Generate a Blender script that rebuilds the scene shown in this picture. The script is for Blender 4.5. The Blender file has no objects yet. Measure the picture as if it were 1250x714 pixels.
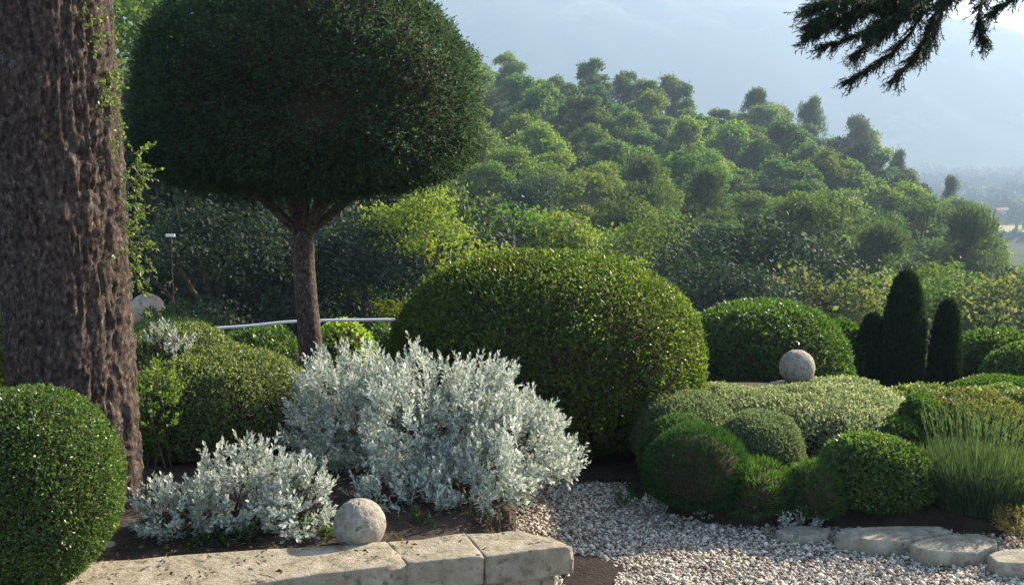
import bpy, math
import numpy as np
from mathutils import Vector

rng = np.random.default_rng(11)
R = math.radians
S = bpy.context.scene
COL = S.collection

# ---------------------------------------------------------------- camera
EYE = 1.9
FPX = 1340.0                       # focal length in pixels of the 1250 px wide photograph
PITCH = math.atan(187 / FPX)
cam_d = bpy.data.cameras.new('camera')
cam_d.sensor_width = 36.0
cam_d.lens = 36.0 * FPX / 1250.0
cam_d.clip_start = 0.05
cam_d.clip_end = 30000
cam = bpy.data.objects.new('camera', cam_d)
COL.objects.link(cam)
cam.location = (0, 0, EYE)
cam.rotation_euler = (math.pi / 2 - PITCH, 0, 0)
S.camera = cam

# ---------------------------------------------------------------- sky, sun, exposure
SUN_AZ = R(52)                     # right of the viewing direction
SUN_EL = R(27)
world = bpy.data.worlds.new('World')
S.world = world
world.use_nodes = True
wn = world.node_tree.nodes
wl = world.node_tree.links
wn.clear()
sky = wn.new('ShaderNodeTexSky')
sky.sky_type = 'NISHITA'
sky.sun_disc = False
sky.sun_elevation = SUN_EL
sky.sun_rotation = SUN_AZ
sky.air_density = 1.0
sky.dust_density = 1.5
bg = wn.new('ShaderNodeBackground')
bg.inputs['Strength'].default_value = 0.105
wo = wn.new('ShaderNodeOutputWorld')
wl.new(sky.outputs[0], bg.inputs['Color'])
wl.new(bg.outputs[0], wo.inputs['Surface'])

sun_d = bpy.data.lights.new('sun', 'SUN')
sun_d.energy = 5.0
sun_d.angle = R(0.6)
sun_d.color = (1.0, 0.88, 0.68)
sun = bpy.data.objects.new('sun', sun_d)
COL.objects.link(sun)
to_sun = Vector((math.sin(SUN_AZ) * math.cos(SUN_EL), math.cos(SUN_AZ) * math.cos(SUN_EL), math.sin(SUN_EL)))
sun.rotation_euler = to_sun.to_track_quat('Z', 'Y').to_euler()
sun.location = (30, 20, 30)

S.view_settings.view_transform = 'Standard'
S.view_settings.look = 'None'
S.view_settings.gamma = 1.0
S.view_settings.use_curve_mapping = False
S.view_settings.exposure = 1.9
S.render.engine = 'CYCLES'
cy = S.cycles
cy.max_bounces = 7
cy.diffuse_bounces = 3
cy.glossy_bounces = 2
cy.transmission_bounces = 4
cy.volume_bounces = 1
cy.transparent_max_bounces = 4
cy.use_denoising = True
cy.sample_clamp_indirect = 6.0
cy.caustics_reflective = False
cy.caustics_refractive = False

# ---------------------------------------------------------------- helpers
CP, SP = math.cos(PITCH), math.sin(PITCH)
def at(px, py, Y):
    """world point on the sight line through a photograph pixel, at depth Y"""
    u = (px - 625) / FPX
    v = (357 - py) / FPX
    dy = CP + v * SP
    dz = -SP + v * CP
    return Vector((u * Y / dy, Y, EYE + dz * Y / dy))
def mpp(p):
    """metres per photograph pixel at a world point"""
    return (p[1] * CP + (EYE - p[2]) * SP) / FPX

def lerp(a, b, t): return a + (b - a) * t
def sstep(a, b, x):
    t = np.clip((np.asarray(x, float) - a) / (b - a), 0, 1)
    return t * t * (3 - 2 * t)
def unit(v): return v / np.maximum(np.linalg.norm(v, axis=-1, keepdims=True), 1e-9)
def rdirs(n): return unit(rng.normal(size=(n, 3)))

def wob(P, f, seed):
    """cheap smooth noise in about -1..1"""
    r = np.random.default_rng(seed)
    out = np.zeros(len(P))
    for k in range(5):
        a = unit(r.normal(size=3)) * f * r.uniform(.7, 1.5)
        out += np.sin(P @ a + r.uniform(0, 6.28))
    return out / 2.6

_perm = np.random.default_rng(3).random((64, 64, 64))
def vnoise(P):
    """value noise 0..1"""
    P = np.asarray(P, float)
    i = np.floor(P).astype(int)
    f = P - i
    f = f * f * (3 - 2 * f)
    out = 0
    for dx in (0, 1):
        for dy in (0, 1):
            for dz in (0, 1):
                w = (f[:, 0] if dx else 1 - f[:, 0]) * (f[:, 1] if dy else 1 - f[:, 1]) * (f[:, 2] if dz else 1 - f[:, 2])
                out = out + w * _perm[(i[:, 0] + dx) % 64, (i[:, 1] + dy) % 64, (i[:, 2] + dz) % 64]
    return out
def fbm(P, o=4):
    P = np.asarray(P, float)
    s, a, t = 0, .5, 0
    for k in range(o):
        s = s + a * vnoise(P * 2 ** k + 17.3 * k)
        t += a
        a *= .5
    return s / t

def mesh_np(name, V, F, mat, smooth=False):
    V = np.asarray(V, np.float32)
    F = np.asarray(F, np.int32)
    me = bpy.data.meshes.new(name)
    nf, k = F.shape
    me.vertices.add(len(V))
    me.vertices.foreach_set('co', V.ravel())
    me.loops.add(nf * k)
    me.loops.foreach_set('vertex_index', F.ravel())
    me.polygons.add(nf)
    me.polygons.foreach_set('loop_start', np.arange(nf, dtype=np.int32) * k)
    try:
        me.polygons.foreach_set('loop_total', np.full(nf, k, np.int32))
    except Exception:
        pass
    me.polygons.foreach_set('use_smooth', np.full(nf, smooth, bool))
    me.update(calc_edges=True)
    me.materials.append(mat)
    return me

def link(name, me, parent=None, loc=None):
    o = bpy.data.objects.new(name, me)
    COL.objects.link(o)
    if parent is not None:
        o.parent = parent
    if loc is not None:
        o.location = loc
    return o
def thing(name, label, cat, loc=(0, 0, 0), group=None):
    o = bpy.data.objects.new(name, None)
    COL.objects.link(o)
    o.empty_display_size = .1
    o.location = loc
    return tag(o, label, cat, group)
def tag(o, label, cat, group=None):
    o['label'] = label
    o['category'] = cat
    if group:
        o['group'] = group
    return o

def join_np(parts):
    """[(V,F)...] -> one V,F (same face size)"""
    Vs, Fs, n = [], [], 0
    for V, F in parts:
        if len(V) == 0:
            continue
        Vs.append(np.asarray(V))
        Fs.append(np.asarray(F) + n)
        n += len(V)
    return np.concatenate(Vs), np.concatenate(Fs)

def tube(pts, rad, n=8, wobble=0.0):
    pts = np.asarray(pts, float)
    m = len(pts)
    rad = np.broadcast_to(np.asarray(rad, float), (m,))
    T = np.gradient(pts, axis=0)
    T = unit(T)
    ref = np.array([0, 0, 1.0]) if abs(T[:, 2]).mean() < .8 else np.array([0, 1.0, 0])
    A = unit(np.cross(T, ref))
    B = np.cross(T, A)
    a = np.arange(n) / n * 2 * np.pi
    rr = rad[:, None] * (1 + wobble * rng.normal(size=(m, n)))
    V = pts[:, None] + rr[..., None] * (np.cos(a)[None, :, None] * A[:, None] + np.sin(a)[None, :, None] * B[:, None])
    F = []
    for i in range(m - 1):
        for j in range(n):
            F.append((i * n + j, i * n + (j + 1) % n, (i + 1) * n + (j + 1) % n, (i + 1) * n + j))
    return V.reshape(-1, 3), np.array(F)
def curve_pts(ctrl, n):
    c = np.asarray(ctrl, float)
    t = np.linspace(0, len(c) - 1, n)
    out = []
    for x in t:
        i = min(int(x), len(c) - 2)
        f = x - i
        p0 = c[max(i - 1, 0)]; p1 = c[i]; p2 = c[i + 1]; p3 = c[min(i + 2, len(c) - 1)]
        out.append(.5 * (2 * p1 + (p2 - p0) * f + (2 * p0 - 5 * p1 + 4 * p2 - p3) * f * f + (3 * p1 - p0 - 3 * p2 + p3) * f ** 3))
    return np.array(out)

def leaves(P, D, N, L, W, fold=.35, mid=.45):
    """folded two-triangle leaves: base P, axis D, face normal N"""
    n = len(P)
    L = np.broadcast_to(L, (n,))[:, None]
    W = np.broadcast_to(W, (n,))[:, None]
    D = unit(D)
    Sd = unit(np.cross(D, N))
    N2 = np.cross(Sd, D)
    V = np.empty((n, 4, 3))
    V[:, 0] = P
    V[:, 1] = P + D * L * mid + Sd * W * .5 + N2 * W * fold * .5
    V[:, 2] = P + D * L
    V[:, 3] = P + D * L * mid - Sd * W * .5 + N2 * W * fold * .5
    b = np.arange(n)[:, None] * 4
    F = np.concatenate([b + np.array([[0, 1, 2]]), b + np.array([[0, 2, 3]])])
    return V.reshape(-1, 3), F

def needles(P, D, L, W):
    n = len(P)
    D = unit(D)
    Sd = unit(np.cross(D, rdirs(n)))
    L = np.broadcast_to(L, (n,))[:, None]
    W = np.broadcast_to(W, (n,))[:, None]
    V = np.empty((n, 3, 3))
    V[:, 0] = P - Sd * W * .5
    V[:, 1] = P + Sd * W * .5
    V[:, 2] = P + D * L
    return V.reshape(-1, 3), np.arange(3 * n).reshape(-1, 3)

# ---- lobes: superellipsoids with a lumpy skin
class Lobe:
    def __init__(s, c, rx, ry, ru, rd, e=2.2, lump=.03, f=5., seed=0, el=None):
        s.c = np.array(c, float); s.rx, s.ry, s.ru, s.rd, s.e, s.el = rx, ry, ru, rd, e, el or e
        s.lump, s.f, s.seed = lump, f, seed
    def parm(s, d):
        return np.where(d[:, 2] > 0, s.ru, s.rd), np.where(d[:, 2] > 0, s.e, s.el), np.sqrt((d[:, 0] / s.rx) ** 2 + (d[:, 1] / s.ry) ** 2)
    def rad(s, d):
        rz, e, rho = s.parm(d)
        return (rho ** e + np.abs(d[:, 2] / rz) ** e) ** (-1 / e) * (1 + s.lump * wob(d, s.f, s.seed) + .4 * s.lump * wob(d, s.f * 3.1, s.seed + 1))
    def nrm(s, d):
        rz, e, rho = s.parm(d)
        g = np.maximum(rho, 1e-6) ** (e - 2)
        return unit(np.stack([g * d[:, 0] / s.rx ** 2, g * d[:, 1] / s.ry ** 2, np.sign(d[:, 2]) * (np.abs(d[:, 2]) + 1e-9) ** (e - 1) / rz ** e], 1))
    def area(s):
        d = rdirs(4000)
        r = s.rad(d)
        return float(np.mean(r ** 2 / np.clip((s.nrm(d) * d).sum(1), .25, 1))) * 4 * np.pi
    def sample(s, n):
        d = rdirs(int(n * 2.2) + 50)
        r = s.rad(d)
        nn = s.nrm(d)
        w = r ** 2 / np.clip((nn * d).sum(1), .25, 1)
        k = rng.choice(len(d), n, p=w / w.sum())
        return d[k], r[k], nn[k]
    def inside(s, P, k=.93):
        v = P - s.c
        r = np.linalg.norm(v, axis=1)
        return r < k * s.rad(unit(v))
    def core(s, k, nu=26, nv=14):
        u = np.linspace(0, 2 * np.pi, nu, endpoint=False)
        w = np.linspace(.04, np.pi - .04, nv)
        U, Wv = np.meshgrid(u, w)
        d = np.stack([np.sin(Wv) * np.cos(U), np.sin(Wv) * np.sin(U), np.cos(Wv)], -1).reshape(-1, 3)
        V = s.c + d * (s.rad(d) * k)[:, None]
        F = [(i * nu + j, i * nu + (j + 1) % nu, (i + 1) * nu + (j + 1) % nu, (i + 1) * nu + j) for i in range(nv - 1) for j in range(nu)]
        return V, np.array(F)

def lobe_px(x0, x1, ytop, ymid, Y, zg, ry=None, **kw):
    """lobe whose outline fills these photograph pixels when it stands at depth Y on ground zg"""
    c = at((x0 + x1) / 2, ymid, Y)
    m = mpp(c)
    rx = (x1 - x0) / 2 * m
    return Lobe(c, rx, ry or rx, (ymid - ytop) * m * 1.0, max(c.z - zg, .05), **kw)

def surf_points(lobes, cover, L, W, depth, zmin, fringe=.03):
    Ps, Ns = [], []
    for i, lb in enumerate(lobes):
        n = int(cover * lb.area() / (L * W * .5))
        d, r, nn = lb.sample(n)
        s = 1 - np.abs(rng.normal(0, depth, n)) + fringe * rng.random(n) ** 3
        P = lb.c + d * (r * s)[:, None]
        keep = P[:, 2] > zmin
        for j, o in enumerate(lobes):
            if j != i:
                keep &= ~o.inside(P, .9)
        Ps.append(P[keep]); Ns.append(nn[keep])
    return np.concatenate(Ps), np.concatenate(Ns)

def stems(root, base, lobes, mat, n=6, r=.014, name='stem'):
    parts = []
    for k in range(n):
        lb = lobes[k % len(lobes)]
        tip = lb.c + rdirs(1)[0] * np.array([lb.rx, lb.ry, lb.ru]) * .55
        b = np.array(base) + np.array([*rng.normal(0, .04, 2), -.03])
        mid = (b + tip) / 2 + rng.normal(0, .03, 3)
        parts.append(tube(curve_pts([b, mid, tip], 6), np.linspace(r, r * .35, 6), 6))
    V, F = join_np(parts)
    return link(name, mesh_np(name, V - np.array(root.location), F, mat, True), root)

def shrub(name, label, cat, lobes, zg, mat, L=.022, W=.013, cover=2.6, depth=.045, fringe=.035, up=.25,
          group=None, core=.86, style='leaf', nst=6, out=.55):
    base = Vector((float(np.mean([l.c[0] for l in lobes])), float(np.mean([l.c[1] for l in lobes])), zg))
    root = thing(name, label, cat, base, group)
    b = np.array(base)
    P, N = surf_points(lobes, cover, L, W, depth, zg + .005, fringe)
    n = len(P)
    if style == 'leaf':
        D = N * out + rdirs(n) * .8 + np.array([0, 0, up])
        V, F = leaves(P, D, N + rdirs(n) * .75, L * rng.uniform(.65, 1.25, n), W * rng.uniform(.7, 1.2, n))
    else:                                           # fine needle texture
        D = N * .9 + rdirs(n) * .55 + np.array([0, 0, up])
        V, F = needles(P - unit(D) * L * .3, D, L * rng.uniform(.6, 1.3, n), W)
    link('foliage', mesh_np('foliage', V - b, F, mat), root)
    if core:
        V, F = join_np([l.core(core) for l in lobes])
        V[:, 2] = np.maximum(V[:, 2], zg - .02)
        link('twig_core', mesh_np('twig_core', V - b, F, M['twig'], True), root)  # closed dark core added so light doesn't leak through the leaves
    stems(root, base, lobes, M['bark'], nst)
    return root

def sprigs(P, A, length, nl, L, W):
    """leafy shoots: base P, axis A; returns leaf mesh + stalk mesh"""
    n = len(P)
    A = unit(A)
    length = np.broadcast_to(length, (n,))
    e1 = unit(np.cross(A, rdirs(n)))
    e2 = np.cross(A, e1)
    Pl, Dl, Nl, Ll = [], [], [], []
    ph = rng.uniform(0, 6.28, n)
    for k in range(nl):
        t = (k + .6) / nl
        a = ph + k * 2.4
        rad = np.cos(a)[:, None] * e1 + np.sin(a)[:, None] * e2
        Pl.append(P + A * (length * t)[:, None])
        spread = lerp(1.0, .35, t)
        Dl.append(rad * spread + A * lerp(.35, 1.0, t) + rng.normal(0, .15, (n, 3)))
        Nl.append(A * 1.0 - rad * .4)
        Ll.append(L * rng.uniform(.75, 1.2, n) * (1.0 - .35 * abs(t - .5)))
    Ll = np.concatenate(Ll)
    lv = leaves(np.concatenate(Pl), np.concatenate(Dl), np.concatenate(Nl), Ll, Ll * W, .3, .55)
    st = needles(P, A, length, .004)
    return join_np([lv, st])

def sprig_bush(name, label, cat, lobes, zg, mat, dens, length, nl, L, W, group=None, zlow=0.0, nst=60, rst=.010):
    base = Vector((float(np.mean([l.c[0] for l in lobes])), float(np.mean([l.c[1] for l in lobes])), zg))
    root = thing(name, label, cat, base, group)
    Ps, As = [], []
    for i, lb in enumerate(lobes):
        n = int(dens * lb.area())
        d, r, nn = lb.sample(n)
        clump = vnoise(d * np.array([lb.rx, lb.ry, lb.ru]) / length * 1.15 + lb.seed)
        s = .93 - np.abs(rng.normal(0, .16, n)) + .07 * rng.random(n) ** 2
        P = lb.c + d * (r * s)[:, None]
        P = P + nn * ((clump - .5) * length * .9)[:, None]
        keep = (P[:, 2] > zg + zlow) & (clump + rng.normal(0, .08, n) > .36)
        for j, o in enumerate(lobes):
            if j != i:
                keep &= ~o.inside(P, .72)
        Ps.append(P[keep])
        As.append((nn * .7 + rdirs(n) * .5 + np.array([0, 0, .55]))[keep])
    P = np.concatenate(Ps); A = unit(np.concatenate(As))
    ln = length * rng.uniform(.6, 1.25, len(P))
    V, F = sprigs(P - A * (ln * .55)[:, None], A, ln, nl, L, W)
    b = np.array(base)
    link('foliage', mesh_np('foliage', V - b, F, mat), root)
    parts = []
    for k in range(nst):
        lb = lobes[k % len(lobes)]
        dd = rdirs(1)[0]; dd[2] = abs(dd[2]) * .8
        tip = lb.c + dd * np.array([lb.rx, lb.ry, lb.ru]) * rng.uniform(.6, .85)
        bb = b + np.array([*rng.normal(0, .08, 2), -.03])
        bb[0] = lerp(bb[0], lb.c[0], .5); bb[1] = lerp(bb[1], lb.c[1], .5)
        mid = (bb + tip) / 2 + rng.normal(0, .04, 3)
        parts.append(tube(curve_pts([bb, mid, tip], 6), np.linspace(rst, rst * .3, 6), 5))
    V, F = join_np(parts)
    link('stem', mesh_np('stem', V - b, F, M['bark'], True), root)
    return root

# ---------------------------------------------------------------- materials
M = {}
def new_mat(name):
    m = bpy.data.materials.new(name)
    m.use_nodes = True
    m.node_tree.nodes.clear()
    return m, m.node_tree.nodes, m.node_tree.links
def ramp(nodes, stops):
    r = nodes.new('ShaderNodeValToRGB')
    el = r.color_ramp.elements
    while len(el) < len(stops):
        el.new(.5)
    for e, (p, c) in zip(el, stops):
        e.position = p
        e.color = (*c, 1)
    return r
def leaf_mat(key, cols, rough=.45, trans=.35, tcol=None, spec=.4, objvar=0.0, patch=0.0, pscale=3.0):
    m, n, l = new_mat(key)
    geo = n.new('ShaderNodeNewGeometry')
    k = len(cols)
    r = ramp(n, [(i / max(k - 1, 1), c) for i, c in enumerate(cols)])
    l.new(geo.outputs['Random Per Island'], r.inputs[0])
    col = r.outputs[0]
    hsv = n.new('ShaderNodeHueSaturation')
    l.new(col, hsv.inputs['Color'])
    if objvar:
        oi = n.new('ShaderNodeObjectInfo')
        mr = n.new('ShaderNodeMapRange')
        mr.inputs['To Min'].default_value = 1 - objvar
        mr.inputs['To Max'].default_value = 1 + objvar
        l.new(oi.outputs['Random'], mr.inputs['Value'])
        l.new(mr.outputs[0], hsv.inputs['Value'])
        mh = n.new('ShaderNodeMapRange')
        mul = n.new('ShaderNodeMath'); mul.operation = 'MULTIPLY'; mul.inputs[1].default_value = 7.31
        fr = n.new('ShaderNodeMath'); fr.operation = 'FRACT'
        l.new(oi.outputs['Random'], mul.inputs[0]); l.new(mul.outputs[0], fr.inputs[0])
        mh.inputs['To Min'].default_value = .5 - objvar * .08
        mh.inputs['To Max'].default_value = .5 + objvar * .05
        l.new(fr.outputs[0], mh.inputs['Value'])
        l.new(mh.outputs[0], hsv.inputs['Hue'])
    if patch:
        tc = n.new('ShaderNodeTexCoord')
        no = n.new('ShaderNodeTexNoise')
        no.inputs['Scale'].default_value = pscale
        no.inputs['Detail'].default_value = 3
        l.new(tc.outputs['Object'], no.inputs['Vector'])
        mp = n.new('ShaderNodeMapRange')
        mp.inputs['From Min'].default_value = .3
        mp.inputs['From Max'].default_value = .7
        mp.inputs['To Min'].default_value = 1 - patch
        mp.inputs['To Max'].default_value = 1 + patch
        l.new(no.outputs[0], mp.inputs['Value'])
        if not objvar:
            l.new(mp.outputs[0], hsv.inputs['Value'])
    p = n.new('ShaderNodeBsdfPrincipled')
    p.inputs['Roughness'].default_value = rough
    p.inputs['Specular IOR Level'].default_value = spec
    l.new(hsv.outputs[0], p.inputs['Base Color'])
    t = n.new('ShaderNodeBsdfTranslucent')
    if tcol is None:
        l.new(hsv.outputs[0], t.inputs['Color'])
    else:
        mx = n.new('ShaderNodeMix'); mx.data_type = 'RGBA'; mx.blend_type = 'MULTIPLY'
        mx.inputs[0].default_value = 1
        l.new(hsv.outputs[0], mx.inputs[6])
        mx.inputs[7].default_value = (*tcol, 1)
        l.new(mx.outputs[2], t.inputs['Color'])
    mix = n.new('ShaderNodeMixShader')
    mix.inputs[0].default_value = min(trans * 1.45, .6)
    l.new(p.outputs[0], mix.inputs[1]); l.new(t.outputs[0], mix.inputs[2])
    o = n.new('ShaderNodeOutputMaterial')
    l.new(mix.outputs[0], o.inputs['Surface'])
    M[key] = m
    return m

def surf_mat(key, cols, scale, rough=.9, bump=.3, bscale=None, detail=6, stretch=(1, 1, 1), spots=None, dist=.01, spec=.25):
    m, n, l = new_mat(key)
    tc = n.new('ShaderNodeTexCoord')
    mp = n.new('ShaderNodeMapping')
    mp.inputs['Scale'].default_value = stretch
    l.new(tc.outputs['Object'], mp.inputs['Vector'])
    no = n.new('ShaderNodeTexNoise')
    no.inputs['Scale'].default_value = scale
    no.inputs['Detail'].default_value = detail
    no.inputs['Roughness'].default_value = .62
    l.new(mp.outputs[0], no.inputs['Vector'])
    k = len(cols)
    r = ramp(n, [(.28 + .46 * i / max(k - 1, 1), c) for i, c in enumerate(cols)])
    l.new(no.outputs[0], r.inputs[0])
    col = r.outputs[0]
    if spots:
        sc, thr, c2 = spots
        n2 = n.new('ShaderNodeTexNoise'); n2.inputs['Scale'].default_value = sc; n2.inputs['Detail'].default_value = 4
        l.new(tc.outputs['Object'], n2.inputs['Vector'])
        mr = n.new('ShaderNodeMapRange'); mr.inputs['From Min'].default_value = thr; mr.inputs['From Max'].default_value = thr + .09
        l.new(n2.outputs[0], mr.inputs['Value'])
        mx = n.new('ShaderNodeMix'); mx.data_type = 'RGBA'
        l.new(mr.outputs[0], mx.inputs[0]); l.new(col, mx.inputs[6]); mx.inputs[7].default_value = (*c2, 1)
        col = mx.outputs[2]
    p = n.new('ShaderNodeBsdfPrincipled')
    p.inputs['Roughness'].default_value = rough
    p.inputs['Specular IOR Level'].default_value = spec
    l.new(col, p.inputs['Base Color'])
    if bump:
        n3 = n.new('ShaderNodeTexNoise'); n3.inputs['Scale'].default_value = bscale or scale * 3
        n3.inputs['Detail'].default_value = 8; n3.inputs['Roughness'].default_value = .7
        l.new(mp.outputs[0], n3.inputs['Vector'])
        b = n.new('ShaderNodeBump'); b.inputs['Strength'].default_value = bump; b.inputs['Distance'].default_value = dist
        l.new(n3.outputs[0], b.inputs['Height']); l.new(b.outputs[0], p.inputs['Normal'])
    o = n.new('ShaderNodeOutputMaterial')
    l.new(p.outputs[0], o.inputs['Surface'])
    M[key] = m
    return m

surf_mat('bark', [(.045, .03, .022), (.10, .07, .05), (.16, .12, .09)], 9, bump=.8, bscale=30, stretch=(1, 1, .3))
surf_mat('oak_bark', [(.014, .009, .008), (.052, .036, .029), (.12, .088, .072), (.32, .26, .215)], 62, rough=.95, bump=1.0, bscale=70,
         stretch=(1, 1, .5), spots=(7, .66, (.11, .12, .09)), dist=.02)
surf_mat('pine_bark', [(.06, .035, .025), (.16, .10, .07)], 6, bump=.5)
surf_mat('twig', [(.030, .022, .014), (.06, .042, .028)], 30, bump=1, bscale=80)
surf_mat('soil', [(.028, .019, .013), (.055, .038, .027), (.09, .066, .048)], 9, bump=.9, bscale=35, dist=.03)
surf_mat('stone', [(.13, .11, .075), (.28, .24, .17), (.37, .32, .24), (.48, .43, .34)], 13, bump=1., bscale=42, spots=(24, .60, (.15, .14, .10)), dist=.02)
surf_mat('ball_stone', [(.16, .135, .11), (.32, .28, .23), (.42, .37, .30), (.50, .45, .37)], 34, bump=1., bscale=110, spots=(30, .60, (.13, .12, .10)), dist=.012)
surf_mat('edging_stone', [(.15, .135, .10), (.30, .27, .21), (.44, .40, .32)], 15, bump=1., bscale=45, spots=(26, .58, (.15, .15, .10)), dist=.012)
surf_mat('gravel_bed', [(.18, .15, .12), (.34, .30, .26), (.50, .46, .40)], 55, bump=1, bscale=60, dist=.02)
surf_mat('dark_brown', [(.012, .008, .006), (.028, .018, .014), (.05, .034, .026)], 30, bump=1, bscale=60, dist=.03)
surf_mat('hill_soil', [(.04, .05, .02), (.07, .08, .035), (.10, .09, .05)], .15, bump=0, rough=1., spec=0.)
surf_mat('white_paint', [(.78, .78, .74), (.85, .85, .82)], 20, rough=.5, bump=.1)
surf_mat('plaster', [(.55, .40, .32), (.62, .47, .38)], 1, bump=.1)
surf_mat('roof_tile', [(.36, .17, .10), (.46, .24, .15)], 2, bump=.1)
surf_mat('shutter', [(.12, .15, .18), (.16, .2, .22)], 2, bump=0)
surf_mat('mountain_scrub', [(.035, .05, .025), (.06, .075, .04), (.095, .10, .06), (.26, .25, .20)], .006, bump=0, detail=9, rough=1., spec=0.)
surf_mat('field', [(.30, .28, .10), (.36, .33, .13)], .02, bump=0, rough=1., spec=0.)
m, n, l = new_mat('pebble')
geo = n.new('ShaderNodeNewGeometry')
r_ = ramp(n, [(0, (.12, .09, .065)), (.25, (.29, .24, .185)), (.5, (.42, .355, .275)), (.75, (.54, .47, .375)), (1, (.66, .59, .50))])
l.new(geo.outputs['Random Per Island'], r_.inputs[0])
p_ = n.new('ShaderNodeBsdfPrincipled'); p_.inputs['Roughness'].default_value = .8
l.new(r_.outputs[0], p_.inputs['Base Color'])
o_ = n.new('ShaderNodeOutputMaterial'); l.new(p_.outputs[0], o_.inputs['Surface'])
M['pebble'] = m

YT = (1.55, 1.65, .55)
leaf_mat('box', [(.035, .070, .020), (.052, .098, .026), (.078, .13, .036), (.12, .165, .052)], .34, .32, YT, .5)
leaf_mat('dome', [(.028, .052, .014), (.045, .078, .019), (.075, .11, .026), (.13, .15, .04)], .40, .38, YT, .45, patch=.2, pscale=4)
leaf_mat('lonicera', [(.06, .09, .03), (.095, .13, .05), (.14, .175, .075), (.24, .26, .15)], .38, .34, YT, .45, patch=.15)
leaf_mat('silver', [(.20, .25, .18), (.38, .42, .34), (.54, .57, .50), (.72, .73, .66)], .75, .22, None, .15, patch=.18, pscale=5)
leaf_mat('topiary', [(.022, .046, .034), (.034, .064, .044), (.05, .085, .048), (.075, .105, .05)], .55, .30, (1.3, 1.45, .8), .2, patch=.3, pscale=2.5)
leaf_mat('oak_leaf', [(.03, .055, .02), (.05, .08, .03)], .4, .35, YT)
leaf_mat('ivy', [(.05, .08, .03), (.09, .12, .05), (.14, .17, .08)], .4, .38, YT, .5)
leaf_mat('lime', [(.12, .19, .035), (.18, .26, .05), (.24, .30, .08)], .45, .42, YT)
leaf_mat('limeleaf', [(.06, .10, .025), (.09, .14, .035), (.14, .20, .05)], .45, .36, YT)
leaf_mat('santolina', [(.020, .052, .020), (.030, .075, .026), (.045, .095, .032)], .6, .22, YT, .2)
leaf_mat('greygreen', [(.08, .125, .06), (.13, .18, .085), (.21, .25, .14)], .6, .32, (1.2, 1.2, .8), .25)
leaf_mat('thyme', [(.11, .16, .07), (.16, .22, .10), (.25, .29, .17), (.42, .42, .32)], .6, .36, (1.2, 1.2, .8), .2, patch=.2, pscale=4)
leaf_mat('midgreen', [(.035, .075, .025), (.05, .10, .032), (.075, .13, .04)], .5, .32, YT, .3)
leaf_mat('lavender', [(.045, .08, .05), (.065, .105, .06), (.10, .14, .075)], .6, .25, YT, .2)
leaf_mat('redbox', [(.05, .075, .025), (.08, .10, .035), (.12, .12, .045), (.19, .15, .08)], .4, .30, YT, .4)
leaf_mat('gold', [(.18, .19, .05), (.28, .26, .08), (.34, .22, .09)], .5, .4, None)
leaf_mat('cypress', [(.012, .028, .012), (.018, .038, .016), (.026, .05, .02)], .6, .15, YT, .2)
leaf_mat('cedar', [(.012, .024, .014), (.018, .034, .018), (.028, .048, .024)], .6, .12, YT, .2)
leaf_mat('hedge', [(.030, .065, .016), (.045, .09, .022), (.075, .125, .03)], .36, .36, YT, .5)
leaf_mat('wood_light', [(.085, .14, .024), (.118, .178, .032), (.155, .212, .044)], .6, .32, YT, .2, objvar=.3)
leaf_mat('wood_mid', [(.052, .102, .026), (.074, .13, .034), (.10, .158, .042)], .6, .3, YT, .2, objvar=.3)
leaf_mat('wood_dark', [(.012, .026, .018), (.020, .038, .024), (.030, .052, .030)], .7, .2, YT, .2, objvar=.25)  # leaf colour lowered to stand in for shade on the near left trees
leaf_mat('wood_pine', [(.045, .075, .035), (.065, .095, .045), (.085, .115, .055)], .7, .25, YT, .15, objvar=.2)
leaf_mat('wood_far', [(.016, .034, .022), (.024, .045, .028)], 1., .1, None, 0.)
leaf_mat('wood_olive', [(.08, .10, .05), (.10, .12, .06), (.125, .14, .075)], .65, .38, YT, .2, objvar=.2)

# ---------------------------------------------------------------- terrain
_U = np.array([-2, -.47, -.05, .13, .32, .43, .50, .8, 2])
_H = np.array([30, 20, 7, .5, -8.5, -24, -36, -44, -48])
def terrain(x, y):
    x = np.asarray(x, float); y = np.asarray(y, float)
    yy = np.maximum(y, 1.)
    u = np.clip(x / yy, -2, 2)
    near = -2.2 * sstep(8.15, 9.0, y)
    slope = -2.2 - 12.55 * sstep(13, 46, y)
    hr = np.interp(u, _U, _H)
    t = np.clip((y - 46) / (205 - 46), 0, 1)
    hill = -14.75 + (hr + 14.75) * (t * .75 + .25 * t * t)
    plain = lerp(hr, -44, sstep(205, 500, y))
    z = np.where(y < 12, near, np.where(y < 46, slope, np.where(y < 205, hill, plain)))
    k = sstep(20, 60, y)
    return z + k * (.8 * np.sin(x * .11 + 1) * np.sin(y * .09) * (y < 500))

def sheet(name, X, Y, Z, mat, smooth=True):
    ny, nx = X.shape
    V = np.stack([X, Y, Z], -1).reshape(-1, 3)
    i, j = np.meshgrid(np.arange(ny - 1), np.arange(nx - 1), indexing='ij')
    a = (i * nx + j).ravel()
    F = np.stack([a, a + 1, a + nx + 1, a + nx], 1)
    o = link(name, mesh_np(name, V, F, mat, smooth))
    o['kind'] = 'structure'
    return o

ys = np.concatenate([np.linspace(-200, 0, 6), np.linspace(1, 8.2, 9), np.linspace(8.3, 10, 14), np.linspace(11, 48, 26), np.linspace(52, 210, 34),
                     np.linspace(225, 640, 22), np.geomspace(700, 7000, 16)])
us = np.concatenate([[-2.4], np.linspace(-1.6, -.6, 6), np.linspace(-.5, .6, 56), np.linspace(.7, 1.6, 6), [2.4]])
Yg, Ug = np.meshgrid(ys, us, indexing='ij')
Xg = Ug * np.maximum(np.abs(Yg), 25) 
sheet('ground', Xg, Yg, terrain(Xg, Yg) - .012, M['soil'])

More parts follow.
